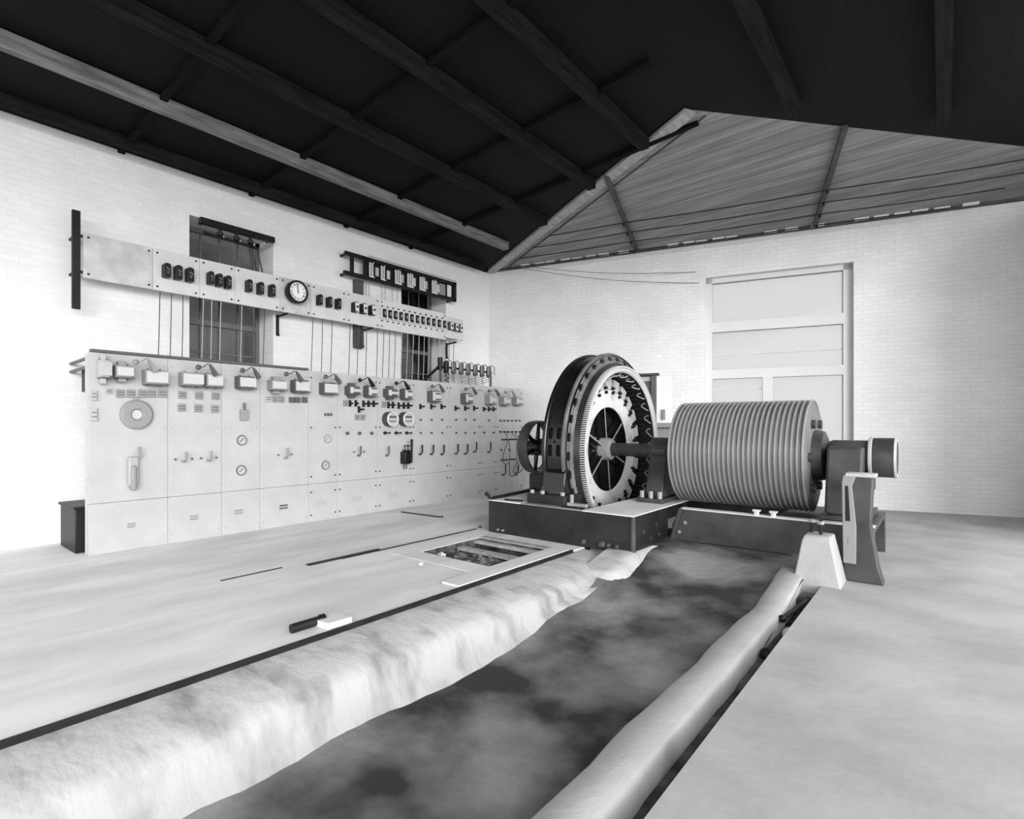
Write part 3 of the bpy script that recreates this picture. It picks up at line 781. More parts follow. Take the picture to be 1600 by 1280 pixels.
def relay(P, px, py, wpx, hpx, kind=0, out=.11):
    y0, z1 = U(px - wpx / 2, py - hpx / 2); _, z0 = U(px - wpx / 2, py + hpx / 2)
    y1 = U(px + wpx / 2, py, out)[0]; w_ = y1 - y0; h = z1 - z0
    prof = [(XU, y0 + w_ * a, z0 + h * b_) for a, b_ in ((.04, 0), (.96, 0), (1, .05), (1, .88), (.85, .97), (.5, 1), (.15, .97), (0, .88), (0, .05))]
    r = M().prism(prof, (out, 0, 0)).build('relay', 'black_enamel', P, bevel=.005)
    if kind == 0:
        for a, b_ in ((.5, .3), (.4, .62), (.65, .55)):
            M().cyl((XU + out, y0 + w_ * a, z0 + h * b_), (XU + out + .012, y0 + w_ * a, z0 + h * b_), .009, n=6).build('terminal', 'worn_metal', r)
        M().box(XU + out, XU + out + .01, y0 + w_ * .2, y0 + w_ * .8, z0 + h * .40, z0 + h * .44).build('link', 'instrument_grey', r, smooth=0)
    else:
        M().prism([(XU + out, y0 + w_ * .25, z0 + .01), (XU + out, y1 - .004, z0 + .01), (XU + out, y1 - .004, z1 - .02), (XU + out, y0 + w_ * .1, z1 - .02)], (.008, 0, 0)).build('face_plate', 'porcelain', r, smooth=0)
        M().lathe([(XU + out + .008, w_ * .24), (XU + out + .02, w_ * .2), (XU + out + .02, .001)], (y0 + y1) / 2 + w_ * .1, (z0 + z1) / 2, 14).build('dial', 'black_enamel', r)
for px, py in ((260, 423), (278, 426.5), (296, 430)): relay(up[1], px, py, 15.5, 22)
for px, py in ((328.5, 435), (342, 438.5), (355.5, 441.5)): relay(up[2], px, py, 13.5, 20)
for px, py in ((388.5, 447), (406.5, 451), (424.5, 454.5)): relay(up[3], px, py, 13, 19)
for px, py in ((499, 469), (514, 472.5), (528, 475)): relay(up[5], px, py, 11.5, 16.5)
for px, py in ((554.5, 480), (567.5, 482.5), (581, 485)): relay(up[6], px, py, 12.5, 16, 1)
for k in range(12):
    px = 600 + k * (694 - 600) / 11; py = 490 + k * (507.5 - 490) / 11
    s_ = 1 - .018 * k
    y, z = U(px - 3, py, .0); hh = .095
    m = M().box(XU, XU + .05, y - .06, y + .035, z - hh, z + hh).build('small_meter', 'porcelain', up[7], bevel=.004)
    M().box(XU + .05, XU + .085, y - .03, y + .04, z - hh * .8, z + hh * .8).build('coil_case', 'black_enamel', m, bevel=.006)
    M().box(XU + .086, XU + .092, y - .012, y + .022, z - hh * .35, z + hh * .3).build('window', 'instrument_mid', m, smooth=0)
    for zz in (z - hh - .04, z + hh + .04): M().cyl((XU, y - .01, zz), (XU + .03, y - .01, zz), .013, n=6).build('stud', 'steel_dark', m)
P = empty('instrument_board', (XU - .02, 8.62, UZ0), 'short high panel with three small dark meters at the right end', 'instrument board', 'panels of the high instrument board')
M().box(XU - .04, XU, 8.358, 8.90, UZ0 + .05, UZ1 - .05).build('slab', 'slate_high', P, bevel=.004)
for px, py in ((703, 510), (711, 512), (718, 513.5)):
    y, z = U(px - 1.5, py)
    m = M().box(XU, XU + .09, y - .05, y + .05, z - .085, z + .085).build('small_meter', 'instrument_grey', P, bevel=.006)
    M().box(XU + .09, XU + .10, y - .04, y + .04, z - .07, z + .07).build('face_plate', 'porcelain', m, bevel=.003)
    M().lathe([(XU + .10, .03), (XU + .11, .001)], y, z, 10).build('dial', 'black_enamel', m)
# clock
cy_, cz_ = U(459, 458); cr = .185
clk = empty('wall_clock', (XU, cy_, cz_ - cr), 'round black rimmed clock with white dial on the high board', 'clock')
M().lathe([(XU + .001, .001), (XU + .001, cr * .9), (XU + .03, cr * .96), (XU + .09, cr), (XU + .13, cr), (XU + .15, cr * .95), (XU + .145, cr * .83), (XU + .12, cr * .8), (XU + .12, .001)], cy_, cz_, 64).build('case', 'black_enamel', clk)
M().lathe([(XU + .122, cr * .82), (XU + .124, .001)], cy_, cz_, 48).build('clock_dial', 'dial_white', clk)
ROM = ['XII', 'I', 'II', 'III', 'IIII', 'V', 'VI', 'VII', 'VIII', 'IX', 'X', 'XI']
for k in range(12):
    a = math.pi / 2 - 2 * math.pi * k / 12
    rad = Vector((0, math.cos(a), math.sin(a))); tan = Vector((0, math.sin(a), -math.cos(a)))
    c0 = Vector((XU + .126, cy_, cz_)) + rad * cr * .63
    mb = M(); x_ = 0; strokes = []
    for ch in ROM[k]:
        if ch == 'I': strokes.append((x_ + .1, 0, x_ + .1, 1)); x_ += .3
        elif ch == 'V': strokes += [(x_, 1, x_ + .25, 0), (x_ + .25, 0, x_ + .5, 1)]; x_ += .65
        else: strokes += [(x_, 1, x_ + .5, 0), (x_, 0, x_ + .5, 1)]; x_ += .65
    for a0, b0, a1, b1 in strokes:
        H_ = .038
        pp = [c0 + tan * ((u - x_ / 2) * H_) + rad * ((v - .5) * H_) for u, v in ((a0, b0), (a1, b1))]
        d = (pp[1] - pp[0]).normalized(); n_ = Vector((0, -d.z, d.y)) * .0022
        mb.prism([pp[0] - n_, pp[0] + n_, pp[1] + n_, pp[1] - n_], (.002, 0, 0))
    mb.build('numeral', 'black_enamel', clk, smooth=0)
for nm, ang, ln, wd in (('hour_hand', 96, .5, .006), ('minute_hand', 104, .72, .004)):
    a = R(ang); d = Vector((0, math.cos(a), math.sin(a))); n_ = Vector((0, -d.z, d.y)) * wd; c0 = Vector((XU + .131, cy_, cz_))
    M().prism([c0 - n_ - d * .03, c0 + n_ - d * .03, c0 + d * cr * ln + n_ * .4, c0 + d * cr * ln - n_ * .4], (.003, 0, 0)).build(nm, 'black_enamel', clk, smooth=0)
M().lathe([(XU + .126, .010), (XU + .138, .008), (XU + .138, .001)], cy_, cz_, 12).build('hub', 'black_enamel', clk)

# left support post of the board, and three wall brackets
ps = empty('board_post', (XU - .05, 1.85, 2.86), 'dark upright steel channel holding the left end of the high board', 'post')
M().box(XU - .07, XU - .02, 1.80, 1.885, 2.87, 4.07).build('channel', 'steel_dark', ps, bevel=.005)
for z in (3.33, 3.77):
    M().box(XU - .06, XU - .02, 1.87, 2.0, z - .015, z + .015).build('clip', 'steel_dark', ps, bevel=.003)
    M().cyl((XU - .05, 1.84, z), (XW, 1.84, z), .018, n=8).build('stay', 'steel_dark', ps)
blab = ['dark angle bracket under the clock panel', 'dark angle bracket under the slanted front boxes', 'dark angle bracket under the right end of the high board']
for i, (px, py) in enumerate(((450, 487), (583, 509), (714, 533))):
    y, z = U(px, py); y -= .0
    bk = empty('wall_bracket', (XW, y - .05, z - .42), blab[i], 'bracket', 'brackets under the high board')
    M().tube([(XU - .02, y, UZ0 - .01), (XW + .02, y - .02, UZ0 - .03)], .018, 8).build('arm', 'steel_dark', bk)
    M().box(XW, XW + .03, y - .045, y - .0, UZ0 - .34, UZ0 + .0).build('wall_leg', 'steel_dark', bk, bevel=.004)
    M().cyl((XW + .02, y - .02, UZ0 - .33), (XW + .05, y - .02, UZ0 - .33), .02, n=8).build('bolt', 'steel_dark', bk)

# ---- thin rods between the two boards
rods = [(250, 'first of three thin rods left of the dark window'), (268, 'second of three thin rods left of the dark window'), (286, 'third of three thin rods, just left of the dark window'),
        (318, 'first of four thin rods crossing the tall dark window'), (331, 'second of four thin rods crossing the tall dark window'), (345, 'third of four thin rods crossing the tall dark window'), (378, 'last of four thin rods crossing the tall dark window'),
        (396, 'left one of two thin rods right of the tall dark window'), (413.5, 'right one of two thin rods right of the tall dark window'),
        (489, 'first of three thin rods under the black boxes by the clock'), (504, 'second of three thin rods under the black boxes by the clock'), (519, 'third of three thin rods under the black boxes by the clock'),
        (547, 'first of three thin rods under the slanted front boxes'), (560, 'second of three thin rods under the slanted front boxes'), (573, 'third of three thin rods under the slanted front boxes'),
        (590, 'first of four thin rods left of the window near the corner'), (600, 'second of four thin rods left of the window near the corner'), (609, 'third of four thin rods left of the window near the corner'), (618, 'last of four thin rods left of the window near the corner'),
        (628, 'first thin rod crossing the window near the corner'), (637, 'second thin rod crossing the window near the corner'), (646, 'third thin rod crossing the window near the corner'), (655, 'fourth thin rod crossing the window near the corner'), (663, 'fifth thin rod crossing the window near the corner'), (671, 'sixth thin rod crossing the window near the corner'), (679, 'seventh thin rod crossing the window near the corner'), (687, 'eighth thin rod crossing the window near the corner'),
        (702, 'left one of two thin rods beside the corner window'), (709, 'right one of two thin rods beside the corner window')]
for px, lab in rods:
    pale = 310 < px < 390 or 626 < px < 690
    y = onx(px, 500, XU + .0)[0]
    y2 = y + random.uniform(-.02, .0)
    tag(M().tube([(XU - .0, y, UZ0 - .012), (XU - .01, (y + y2) / 2, 2.8), (XU - .05, y2, 2.0), (XU - .05, y2, .0)], .0065, 6).build('conduit_rod', 'instrument_pale' if pale else 'rod_grey'), lab, 'rod', 'thin rods between the two boards')

# ---- busbar over the first window
yb0, zb0 = onx(312, 344, -8.06); yb1, _ = onx(428, 372, -8.06)
rt = empty('bus_rail', (XW, (yb0 + yb1) / 2, zb0 - .2), 'dark timber rail with hanging insulators over the tall window', 'rail')
M().box(-8.10, -8.02, yb0, yb1, zb0 - .045, zb0 + .045).build('rail', 'black_iron', rt, bevel=.006)
for yy in (yb0 + .06, yb1 - .05): M().cyl((-8.06, yy, zb0), (XW, yy, zb0), .025, n=10).build('stand_off', 'black_iron', rt)
for px, py in ((343.5, 360), (369.5, 367), (391, 372)):
    y, z = onx(px, py, -8.06)
    i_ = M().lathe([(0, .001)], 0, 0, 3) if False else M().tube([(-8.06, y, zb0 - .04), (-8.06, y, zb0 - .09), (-8.06, y, zb0 - .10), (-8.06, y, zb0 - .15)], [.022, .022, .045, .04], 10).build('insulator', 'black_enamel', rt)
    M().cyl((-8.09, y, zb0 - .16), (-8.0, y + .03, zb0 - .18), .03, n=10).build('clamp', 'black_enamel', i_)
    M().ball((-8.0, y + .03, zb0 - .17), .014, 6).build('nut', 'porcelain', i_)
ya = onx(345, 362, -8.06)[0]; yz = onx(402, 378, -8.06)[0]
M().tube([(-8.07, ya - .25, zb0 - .16), (-8.07, ya, zb0 - .17), (-8.07, yz, zb0 - .19)], .022, 8).build('bus_bar', 'black_iron', rt)
for dy, x_ in ((-.12, -8.08), (-.07, -8.09), (.0, -8.04)):
    M().tube([(x_, yz + dy, zb0 - .19), (x_, yz + dy + .02, zb0 - .35), (x_ + .05, yz + dy + .06, UZ1 - .02), (XU - .06, yz + dy + .06, UZ1 - .2)], .011, 6).build('drop_lead', 'rubber', rt)

# ---- switch rack high on the wall near the corner
XK = -8.0
def K(px, py, o=0): return onx(px, py, XK + o)
rk = empty('switch_rack', (XK, 7.3, 4.15), 'black steel rack of six white knife switches high on the wall', 'switch rack')
kz1, kz0 = 4.52, 4.17
M().box(XK - .03, XK + .03, 5.84, 8.76, kz1 - .035, kz1 + .035).build('top_rail', 'black_iron', rk, bevel=.005)
M().box(XK - .03, XK + .03, 5.82, 8.74, kz0 - .035, kz0 + .035).build('bottom_rail', 'black_iron', rk, bevel=.005)
M().box(XK - .02, XK + .02, 5.96, 6.03, kz0, kz1).build('upright', 'black_iron', rk, bevel=.004)
M().box(XK - .04, XK - .02, 6.28, 8.72, kz0, kz1 + .05).build('back_panel', 'black_iron', rk, smooth=0)
M().box(XK - .02, XK + .03, 8.68, 8.76, kz0 - .03, kz1 + .04).build('upright', 'black_iron', rk, bevel=.004)
for yy in (5.9, 8.7):
    for zz in (kz0, kz1): M().cyl((XK - .02, yy, zz), (XW, yy, zz), .025, n=10).build('stand_off', 'black_iron', rk)
M().cyl((XK + .03, 6.35, kz1 + .06), (XK + .03, 8.74, kz1 + .06), .008, n=6).build('wire', 'instrument_mid', rk)
for k, (px, py) in enumerate(((580, 420), (598, 427), (620, 433), (639, 438), (658, 443), (677, 447))):
    y, z = K(px, 430); z = (kz0 + kz1) / 2
    sw = M().box(XK - .018, XK + .01, y - .06, y + .09, z - .13, z + .13).build('knife_switch', 'black_iron', rk, bevel=.003)
    n_ = 2 if k < 2 else 3
    for j in range(n_):
        yy = y - .05 + j * .055
        M().box(XK + .01, XK + .045, yy - .011, yy + .011, z - .14, z + .12).build('blade', 'porcelain', sw, bevel=.004)
    M().box(XK + .01, XK + .04, y - .06, y - .06 + .055 * n_, z - .15, z - .125).build('cross_bar', 'porcelain', sw, bevel=.003)
    M().ball((XK + .04, y + .02, z + .12), .02, 6).build('hinge', 'worn_metal', sw)
    M().box(XK - .015, XK + .005, y + .10, y + .18, z - .09, z + .07).build('label_card', 'slate_stained' if k % 2 else 'slate', sw, smooth=0)
M().box(XK - .015, XK + .01, 8.50, 8.62, kz0 + .05, kz1 - .05).build('porcelain_block', 'porcelain', rk, bevel=.01)
M().box(XK - .015, XK + .0, 8.25, 8.44, kz0 + .05, kz1 - .06).build('porcelain_block', 'instrument_mid', rk, bevel=.01)
tm_ = empty('timber_post', (XW, 6.23, 2.86), 'dark timber cleat running down the wall below the switch rack', 'post')
M().box(XW, XW + .10, 6.16, 6.34, 2.88, kz0 - .03).build('board', 'rafter_timber', tm_, bevel=.01)
for yy in (6.19, 6.27): M().cyl((XW + .11, yy, 2.86), (XW + .11, yy, 3.4), .014, n=6).build('lead', 'rubber', tm_)
for i, px in enumerate((575, 580, 600, 605, 616, 624)):
    y = onx(px, 450, XK)[0]
    tag(M().cyl((XK - .06, y, UZ1 - .1), (XK - .06, y, kz0 - .03), .006, n=6).build('drop_wire', 'instrument_mid'), ('first', 'second', 'third', 'fourth', 'fifth', 'last')[i] + ' of six thin wires dropping from the switch rack', 'wire', 'wires under the switch rack')

# ---- row of dark bushings behind the right end of the switchboard
XI = -7.5
rt = empty('bushing_row', (XI, 8.6, 2.3), 'row of seven dark bushings on a pipe behind the right switchboard end', 'bushings')
M().cyl((XI - .03, 7.75, 2.62), (XI - .03, 9.42, 2.62), .022, n=10).build('pipe', 'black_iron', rt)
for k in range(7):
    y = 7.93 + k * 1.36 / 6
    b = M().tube([(XI, y, 2.50), (XI, y, 2.53), (XI, y, 2.72), (XI, y, 2.745)], [.04, .055, .055, .03], 12).build('bushing', 'instrument_grey' if k else 'black_iron', rt)
    M().tube([(XI, y, 2.74), (XI + .05, y + .05, 2.76), (XI + .08, y + .10, 2.72), (XI + .08, y + .10, 2.55)], .013, 6).build('hook', 'instrument_mid', b)
    M().tube([(XI, y, 2.50), (XI + .02, y + .01, 2.2), (XI + .02, y + .02, 1.9)], .006, 6).build('lead', 'rod_grey', b)
M().tube([(XI - .02, 7.80, 2.66), (XI - .02, 7.45, 2.40), (XI - .02, 7.2, 2.2)], .03, 8).build('brace', 'black_iron', rt)
M().cyl((XI, 7.76, 2.55), (XI, 7.76, 2.8), .05, n=10).build('end_insulator', 'black_iron', rt)
sp_ = [(XI + .02 + .04 * math.cos(a * .9), 7.93 + .04 * math.sin(a * .9), 2.5 - a * .012) for a in range(24)]
M().tube(sp_, .012, 6).build('coil_lead', 'instrument_grey', rt)
for yy in (7.80, 9.40): M().cyl((XI - .03, yy, .0), (XI - .03, yy, 2.62), .02, n=8).build('leg', 'sash_dark', rt)
for k in range(4):
    M().tube([(XI - .03, 8.3, 2.2 + k * .04), (XI - .03, 9.0, 2.34 + k * .05), (XI - .03, 9.4, 2.44 + k * .05)], .005, 5).build('wire', 'rod_grey', rt)
# ================================================================== GENERATOR SET (shaft runs along X)
YS, ZS = 7.45, 1.10             # shaft axis
# ---- bed of the generator
BX0, BX1, BY0, BY1, BZ = -4.68, -2.60, 5.79, 9.3, .424
bed = empty('generator_bed', ((BX0 + BX1) / 2, BY0, 0), 'low dark iron bed box under the generator with pale top plates', 'machine bed')
t = .04
M().box(BX0, BX1, BY0, BY0 + t, 0, BZ).build('front_plate', 'base_iron', bed, bevel=.012)
M().box(BX1 - t, BX1, BY0 + t, 6.80, -.05, BZ).build('side_plate', 'base_iron', bed, bevel=.006)
M().box(BX0, BX0 + t, BY0 + t, BY1, 0, BZ).build('side_plate', 'base_iron', bed, bevel=.006)
M().box(BX0, BX1, BY1 - t, BY1, 0, BZ).build('back_plate', 'base_iron', bed, bevel=.006)
M().box(BX0 + .004, GX0, BY0 + .004, BY1 - .004, BZ, BZ + .012).build('top_plate', 'bright_plate', bed, bevel=.003)
M().box(GX1, BX1 - .004, BY0 + .004, BY1 - .004, BZ, BZ + .012).build('top_plate', 'bright_plate', bed, bevel=.003)
M().box(GX0, GX1, BY0 + .004, 5.99, BZ, BZ + .012).build('top_plate', 'worn_metal', bed, bevel=.003)
M().box(GX0 - .03, GX0, BY0 + t, BY1 - t, -.4, BZ).build('pit_wall', 'base_iron', bed, smooth=0)
M().box(GX1, GX1 + .03, BY0 + t, BY1 - t, -.4, BZ).build('pit_wall', 'base_iron', bed, smooth=0)
cn = M().cyl((BX1 - .012, BY0 + .012, 0), (BX1 - .012, BY0 + .012, BZ), .03, n=14).build('corner_bead', 'casting_grey', bed)
for x in (-4.5, -4.42): M().cyl((x, BY0 - .03, .05), (x, BY0, .05), .014, n=8).build('bolt', 'worn_metal', bed)
for x, r in ((-3.22, .035), (-2.98, .05), (-2.9, .035), (-2.8, .03)): M().ball((x, BY0 - .01, .07), r, 7).build('pipe_plug', 'casting_grey', bed)
for y, z in ((6.05, .22), (6.25, .12), (6.4, .26), (6.5, .13)): M().cyl((BX1, y, z), (BX1 + .015, y, z), .022, n=8).build('bolt', 'casting_grey', bed)
M().cyl((-4.45, 5.86, BZ + .03), (-4.18, 5.90, BZ + .03), .012, n=8).build('loose_bar', 'steel_dark', bed)
# slanting handle and hand rod at the left corner of the bed
hr = empty('hand_rod', (-4.62, 5.80, BZ), 'dark rod and stub handle along the left side of the generator bed', 'rod')
M().cyl((-4.66, 5.88, BZ + .03), (-4.67, 7.1, BZ + .06), .026, n=10).build('rod', 'steel_dark', hr)
M().tube([(-4.64, 5.83, BZ - .02), (-4.70, 5.82, BZ + .06), (-4.74, 5.80, BZ + .10)], [.026, .022, .03], 8).build('stub_handle', 'steel_dark', hr)

# ---- generator: stator frame, windings, rotor
XG0, XG1 = -3.98, -3.60
gen = empty('generator', (-3.76, YS, BZ), 'large black ring generator with open spoked rotor on the iron bed', 'generator')
RO = 1.41; NSEG = 96
st = M()
# outer shell: pairs of slotted patches facing the room near shaft height, plain elsewhere
def shell(u, v, d):            # u: angle, v: x
    r = RO - .035 - d; return (v, YS + r * math.cos(u), ZS + r * math.sin(u))
step = 2 * math.pi / 48
slots = {0, 1, 2, 22, 23, 24, 25} | {47}
sh = M()
dark = M()
step = 2 * math.pi / 38
for k in range(38):
    ac = math.pi - R(1.0) - k * step; a0, a1 = ac - step / 2, ac + step / 2
    if k in (0, 1, 18, 19):
        vm = (XG0 + XG1 - .04) / 2
        for v0, v1 in ((XG0 + .02, vm), (vm, XG1 - .02)):
            vc = XG0 + .105 if v0 < vm else XG1 - .15
            hw = min(vc - v0, v1 - vc)
            sh.holed(shell, a0, a1, vc - hw, vc + hw, step * .34, .034, .05, 24)
            for q0, q1 in ((v0, vc - hw), (vc + hw, v1)):
                if q1 - q0 > .001: sh.loft([[shell(a0 + (a1 - a0) * j / 4, v, 0) for j in range(5)] for v in (q0, q1)], caps=False, closed=False)
    else:
        n = 4
        rows = [[shell(a0 + (a1 - a0) * j / n, v, 0) for j in range(n + 1)] for v in (XG0 + .02, XG1 - .02)]
        sh.loft(rows, caps=False, closed=False)
sh.build('frame_shell', 'machine_paint', gen, smooth=40)
M().lathe([(XG0 + .02, RO - .09), (XG1 - .02, RO - .09)], YS, ZS, NSEG).build('core_iron', 'winding_dark', gen)
# flanges: front one pierced with round openings
def flange(u, v, d):            # dished outwards
    x = XG1 - .055 * (v - RO + .165) / .153 - d; return (x, YS + v * math.cos(u), ZS + v * math.sin(u))
fl = M()
step = 2 * math.pi / 34
for k in range(34):
    a0 = (k - .5) * step + R(2); a1 = a0 + step
    for q_ in (0, 1):
        e = step * .17
        if q_: fl.loft([[flange(a0 + e * .0 + j * e / 2, RO - .165, 0) for j in range(3)], [flange(a0 + j * e / 2, RO - .012, 0) for j in range(3)]], caps=False, closed=False)
        else: fl.loft([[flange(a1 - e + j * e / 2, RO - .165, 0) for j in range(3)], [flange(a1 - e + j * e / 2, RO - .012, 0) for j in range(3)]], caps=False, closed=False)
    fl.holed(flange, a0 + e, a1 - e, RO - .165, RO - .012, step * .24, .032, .05, 32)
fl.lathe([(XG1 - .054, RO - .02), (XG1 - .0535, RO - .010), (XG1 - .058, RO - .002), (XG1 - .065, RO), (XG1 - .085, RO), (XG1 - .09, RO - .03), (XG1 - .09, RO - .05)], YS, ZS, NSEG)
fl.lathe([(XG1 - .04, RO - .165), (XG1, RO - .165)], YS, ZS, NSEG)
fl.build('front_flange', 'flange_paint', gen, smooth=40)
M().lathe([(XG0 + .05, RO - .05), (XG0 + .05, RO - .01), (XG0 + .04, RO), (XG0, RO), (XG0, RO - .2), (XG0 + .05, RO - .2)], YS, ZS, NSEG).build('rear_flange', 'machine_paint', gen)
# front winding overhang
RW = 1.195; XF1 = -3.47
M().lathe([(XG1 - .01, RO - .16), (XG1 + .015, RW + .05), (XF1 - .05, RW + .012), (XF1 - .01, RW - .005), (XF1 - .006, RW - .03)], YS, ZS, NSEG).build('winding_hood', 'machine_paint', gen)
M().lathe([(XF1 - .012, RW - .016), (XF1, RW - .022), (XF1 + .004, RW - .035), (XF1 + .002, RW - .05), (XF1 - .01, RW - .065), (XF1 - .03, RW - .078)], YS, ZS, NSEG).build('end_ring', 'bright_rim', gen)
M().lathe([(XF1 - .03, RW - .078), (XF1 - .06, RW - .09), (XG0 + .0, RW - .10)], YS, ZS, NSEG).build('stator_bore', 'winding_dark', gen)
# coil ends around the overhang
cm = M(); cm.prism([(XF1 - .06, -.010, RW - .01), (XF1 - .06, .002, RW - .01), (XF1 + .004, .009, RW - .014), (XF1 + .004, -.003, RW - .014)], (0, 0, .03))
coil_mesh = cm.mesh('coil', 'coil_tape', 0)
# re-centre so that the shared mesh turns about the shaft axis
NCO = 250
for k in range(NCO):
    o = bpy.data.objects.new('coil', coil_mesh); COL.objects.link(o); o.parent = gen
    o.location = Vector((0, YS, ZS)) - Vector(gen.location); o.rotation_euler = (2 * math.pi * k / NCO, 0, 0)
dm = M()
for j in range(3):
    x = XG1 + .02 + j * .022; r = RW + .058 - j * .014
    for k in range(NCO):
        a = 2 * math.pi * (k + .5 * (j % 2)) / NCO
        c_ = (x, YS + r * math.cos(a), ZS + r * math.sin(a))
        ca, sa = math.cos(a), math.sin(a)
        vs = []
        for dx in (-.006, .006):
            for dt in (-.006, .006):
                for dr in (-.01, .008): vs.append((c_[0] + dx, c_[1] + dr * ca - dt * sa, c_[2] + dr * sa + dt * ca))
        dm.add(vs, [(0, 1, 3, 2), (4, 6, 7, 5), (0, 4, 5, 1), (2, 3, 7, 6), (0, 2, 6, 4), (1, 5, 7, 3)])
so = dm.build('coil_knuckles', 'casting_grey', gen, smooth=0); so['kind'] = 'stuff'
# looped leads inside the bore
for k in range(30):
    a = 2 * math.pi * k / 30; r = RW - .115
    def bp_(x, da, dr=0): aa = a + da; return (x, YS + (r + dr) * math.cos(aa), ZS + (r + dr) * math.sin(aa))
    M().tube([bp_(XF1 - .05, -.06, .02), bp_(XF1 - .06, -.05), bp_(XF1 - .10, .0, -.015), bp_(XF1 - .13, .03, -.012), bp_(XF1 - .11, .06, -.012), bp_(XF1 - .06, .07)], .009, 6).build('coil_lead', 'worn_metal', gen)
# inner tooth bars deeper in the bore
tb = M().box(-.15, .13, -.016, .016, RW - .125, RW - .10).mesh('slot_bar', 'winding_dark', 0)
for k in range(72):
    o = bpy.data.objects.new('slot_bar', tb); COL.objects.link(o); o.parent = gen
    o.location = Vector((-3.75, YS, ZS)) - Vector(gen.location); o.rotation_euler = (2 * math.pi * k / 72, 0, 0)
# rear winding comb
rc = M().box(-.05, .012, -.012, .012, RW + .06, RW + .10).mesh('rear_coil', 'coil_tape', 0)
for k in range(110):
    o = bpy.data.objects.new('rear_coil', rc); COL.objects.link(o); o.parent = gen
    o.location = Vector((XG0 - .01, YS, ZS)) - Vector(gen.location); o.rotation_euler = (2 * math.pi * k / 110, 0, 0)
M().lathe([(XG0 - .0, RW + .06), (XG0 - .05, RW + .06), (XG0 - .05, RW - .05), (XG0, RW - .05)], YS, ZS, NSEG).build('rear_winding', 'winding_dark', gen)
# feet on the bed
for s_ in (1, -1):
    yf = YS - s_ * 1.25
    f = M()
    f.prism([(XG0, YS - s_ * 1.52, BZ + .012), (XG1 + .04, YS - s_ * 1.52, BZ + .012), (XG1 + .04, YS - s_ * 1.10, BZ + .012), (XG0 - .16, YS - s_ * 1.10, BZ + .012), (XG0 - .16, YS - s_ * 1.52, BZ + .012)], (0, 0, .125))
    f.build('foot', 'base_iron', gen, bevel=.01)
    M().prism([(XG0 + .02, YS - s_ * 1.44, BZ + .13), (XG0 + .02, YS - s_ * 1.05, BZ + .13), (XG0 + .02, YS - s_ * 1.18, BZ + .62), (XG0 + .02, YS - s_ * 1.40, BZ + .42)], (XG1 - XG0 - .05, 0, 0)).build('leg_casting', 'machine_paint', gen, bevel=.015)
    for x in (XG0 - .10, XG0 + .06, XG1 - .02):
        M().cyl((x, YS - s_ * 1.48, BZ + .13), (x, YS - s_ * 1.48, BZ + .18), .03, n=6).build('foot_nut', 'worn_metal', gen)
M().box(XG1 + .05, XG1 + .32, YS - 1.50, YS - 1.44, BZ + .02, BZ + .06).build('clamp_bar', 'worn_metal', gen, bevel=.005)
M().cyl((XG1 + .10, YS - 1.46, BZ + .06), (XG1 + .10, YS - 1.46, BZ + .16), .025, n=8).build('foot_nut', 'worn_metal', gen)
M().box(XG1 + .03, XG1 + .34, YS - 1.60, YS - 1.56, BZ + .012, BZ + .03).build('clamp_bar', 'steel_dark', gen, bevel=.005)
# rotor
rot = M().lathe([(-3.92, .885), (-3.74, .885), (-3.73, .88), (-3.73, .625), (-3.74, .618)], YS, ZS, 72).build('rotor', 'rotor_face', gen)
M().lathe([(-3.739, .6185), (-3.92, .6185), (-3.92, .885)], YS, ZS, 72).build('rotor_bore', 'machine_paint', rot)
M().lathe([(-3.90, .62), (-3.905, .19)], YS, ZS, 48).build('rotor_web', 'winding_dark', rot)
pm = M(); pm.prism([(-3.91, -.075, .89), (-3.91, .075, .89), (-3.91, .088, 1.05), (-3.91, -.088, 1.05)], (.18, 0, 0))
pole_mesh = pm.mesh('pole', 'pole_grey', 0)
bt = M().cyl((-3.74, 0, .845), (-3.695, 0, .845), .024, n=8).mesh('rotor_bolt', 'steel_dark')
tp = M().box(-3.74, -3.70, -.03, .03, .895, .93).mesh('pole_clip', 'steel_dark', 0)
for k in range(24):
    for nm, me, off in (('pole', pole_mesh, 0), ('rotor_bolt', bt, .5), ('pole_clip', tp, .5)):
        o = bpy.data.objects.new(nm, me); COL.objects.link(o); o.parent = rot
        o.location = Vector((0, YS, ZS)) - Vector(gen.location); o.rotation_euler = (2 * math.pi * (k + off) / 24, 0, 0)
sp = M(); sp.prism([(-3.88, -.085, .1), (-3.88, .085, .1), (-3.88, .055, .63), (-3.88, -.055, .63)], (.05, 0, 0))
sp.prism([(-3.84, -.012, .1), (-3.84, .012, .1), (-3.84, .012, .63), (-3.84, -.012, .63)], (.085, 0, 0))
spm = sp.mesh('spoke', 'machine_paint', 0)
se = M().box(-3.756, -3.752, -.013, .013, .16, .62).mesh('spoke_glint', 'worn_metal', 0)  # pale strips paint the window glint along the spokes
for k in range(6):
    for nm, me in (('spoke', spm), ('spoke_glint', se)):
        o = bpy.data.objects.new(nm, me); COL.objects.link(o); o.parent = rot
        o.location = Vector((0, YS, ZS)) - Vector(gen.location); o.rotation_euler = (2 * math.pi * k / 6 + R(8), 0, 0)
M().lathe([(-3.90, .17), (-3.74, .17), (-3.68, .15), (-3.66, .10)], YS, ZS, 40).build('hub', 'worn_metal', rot)

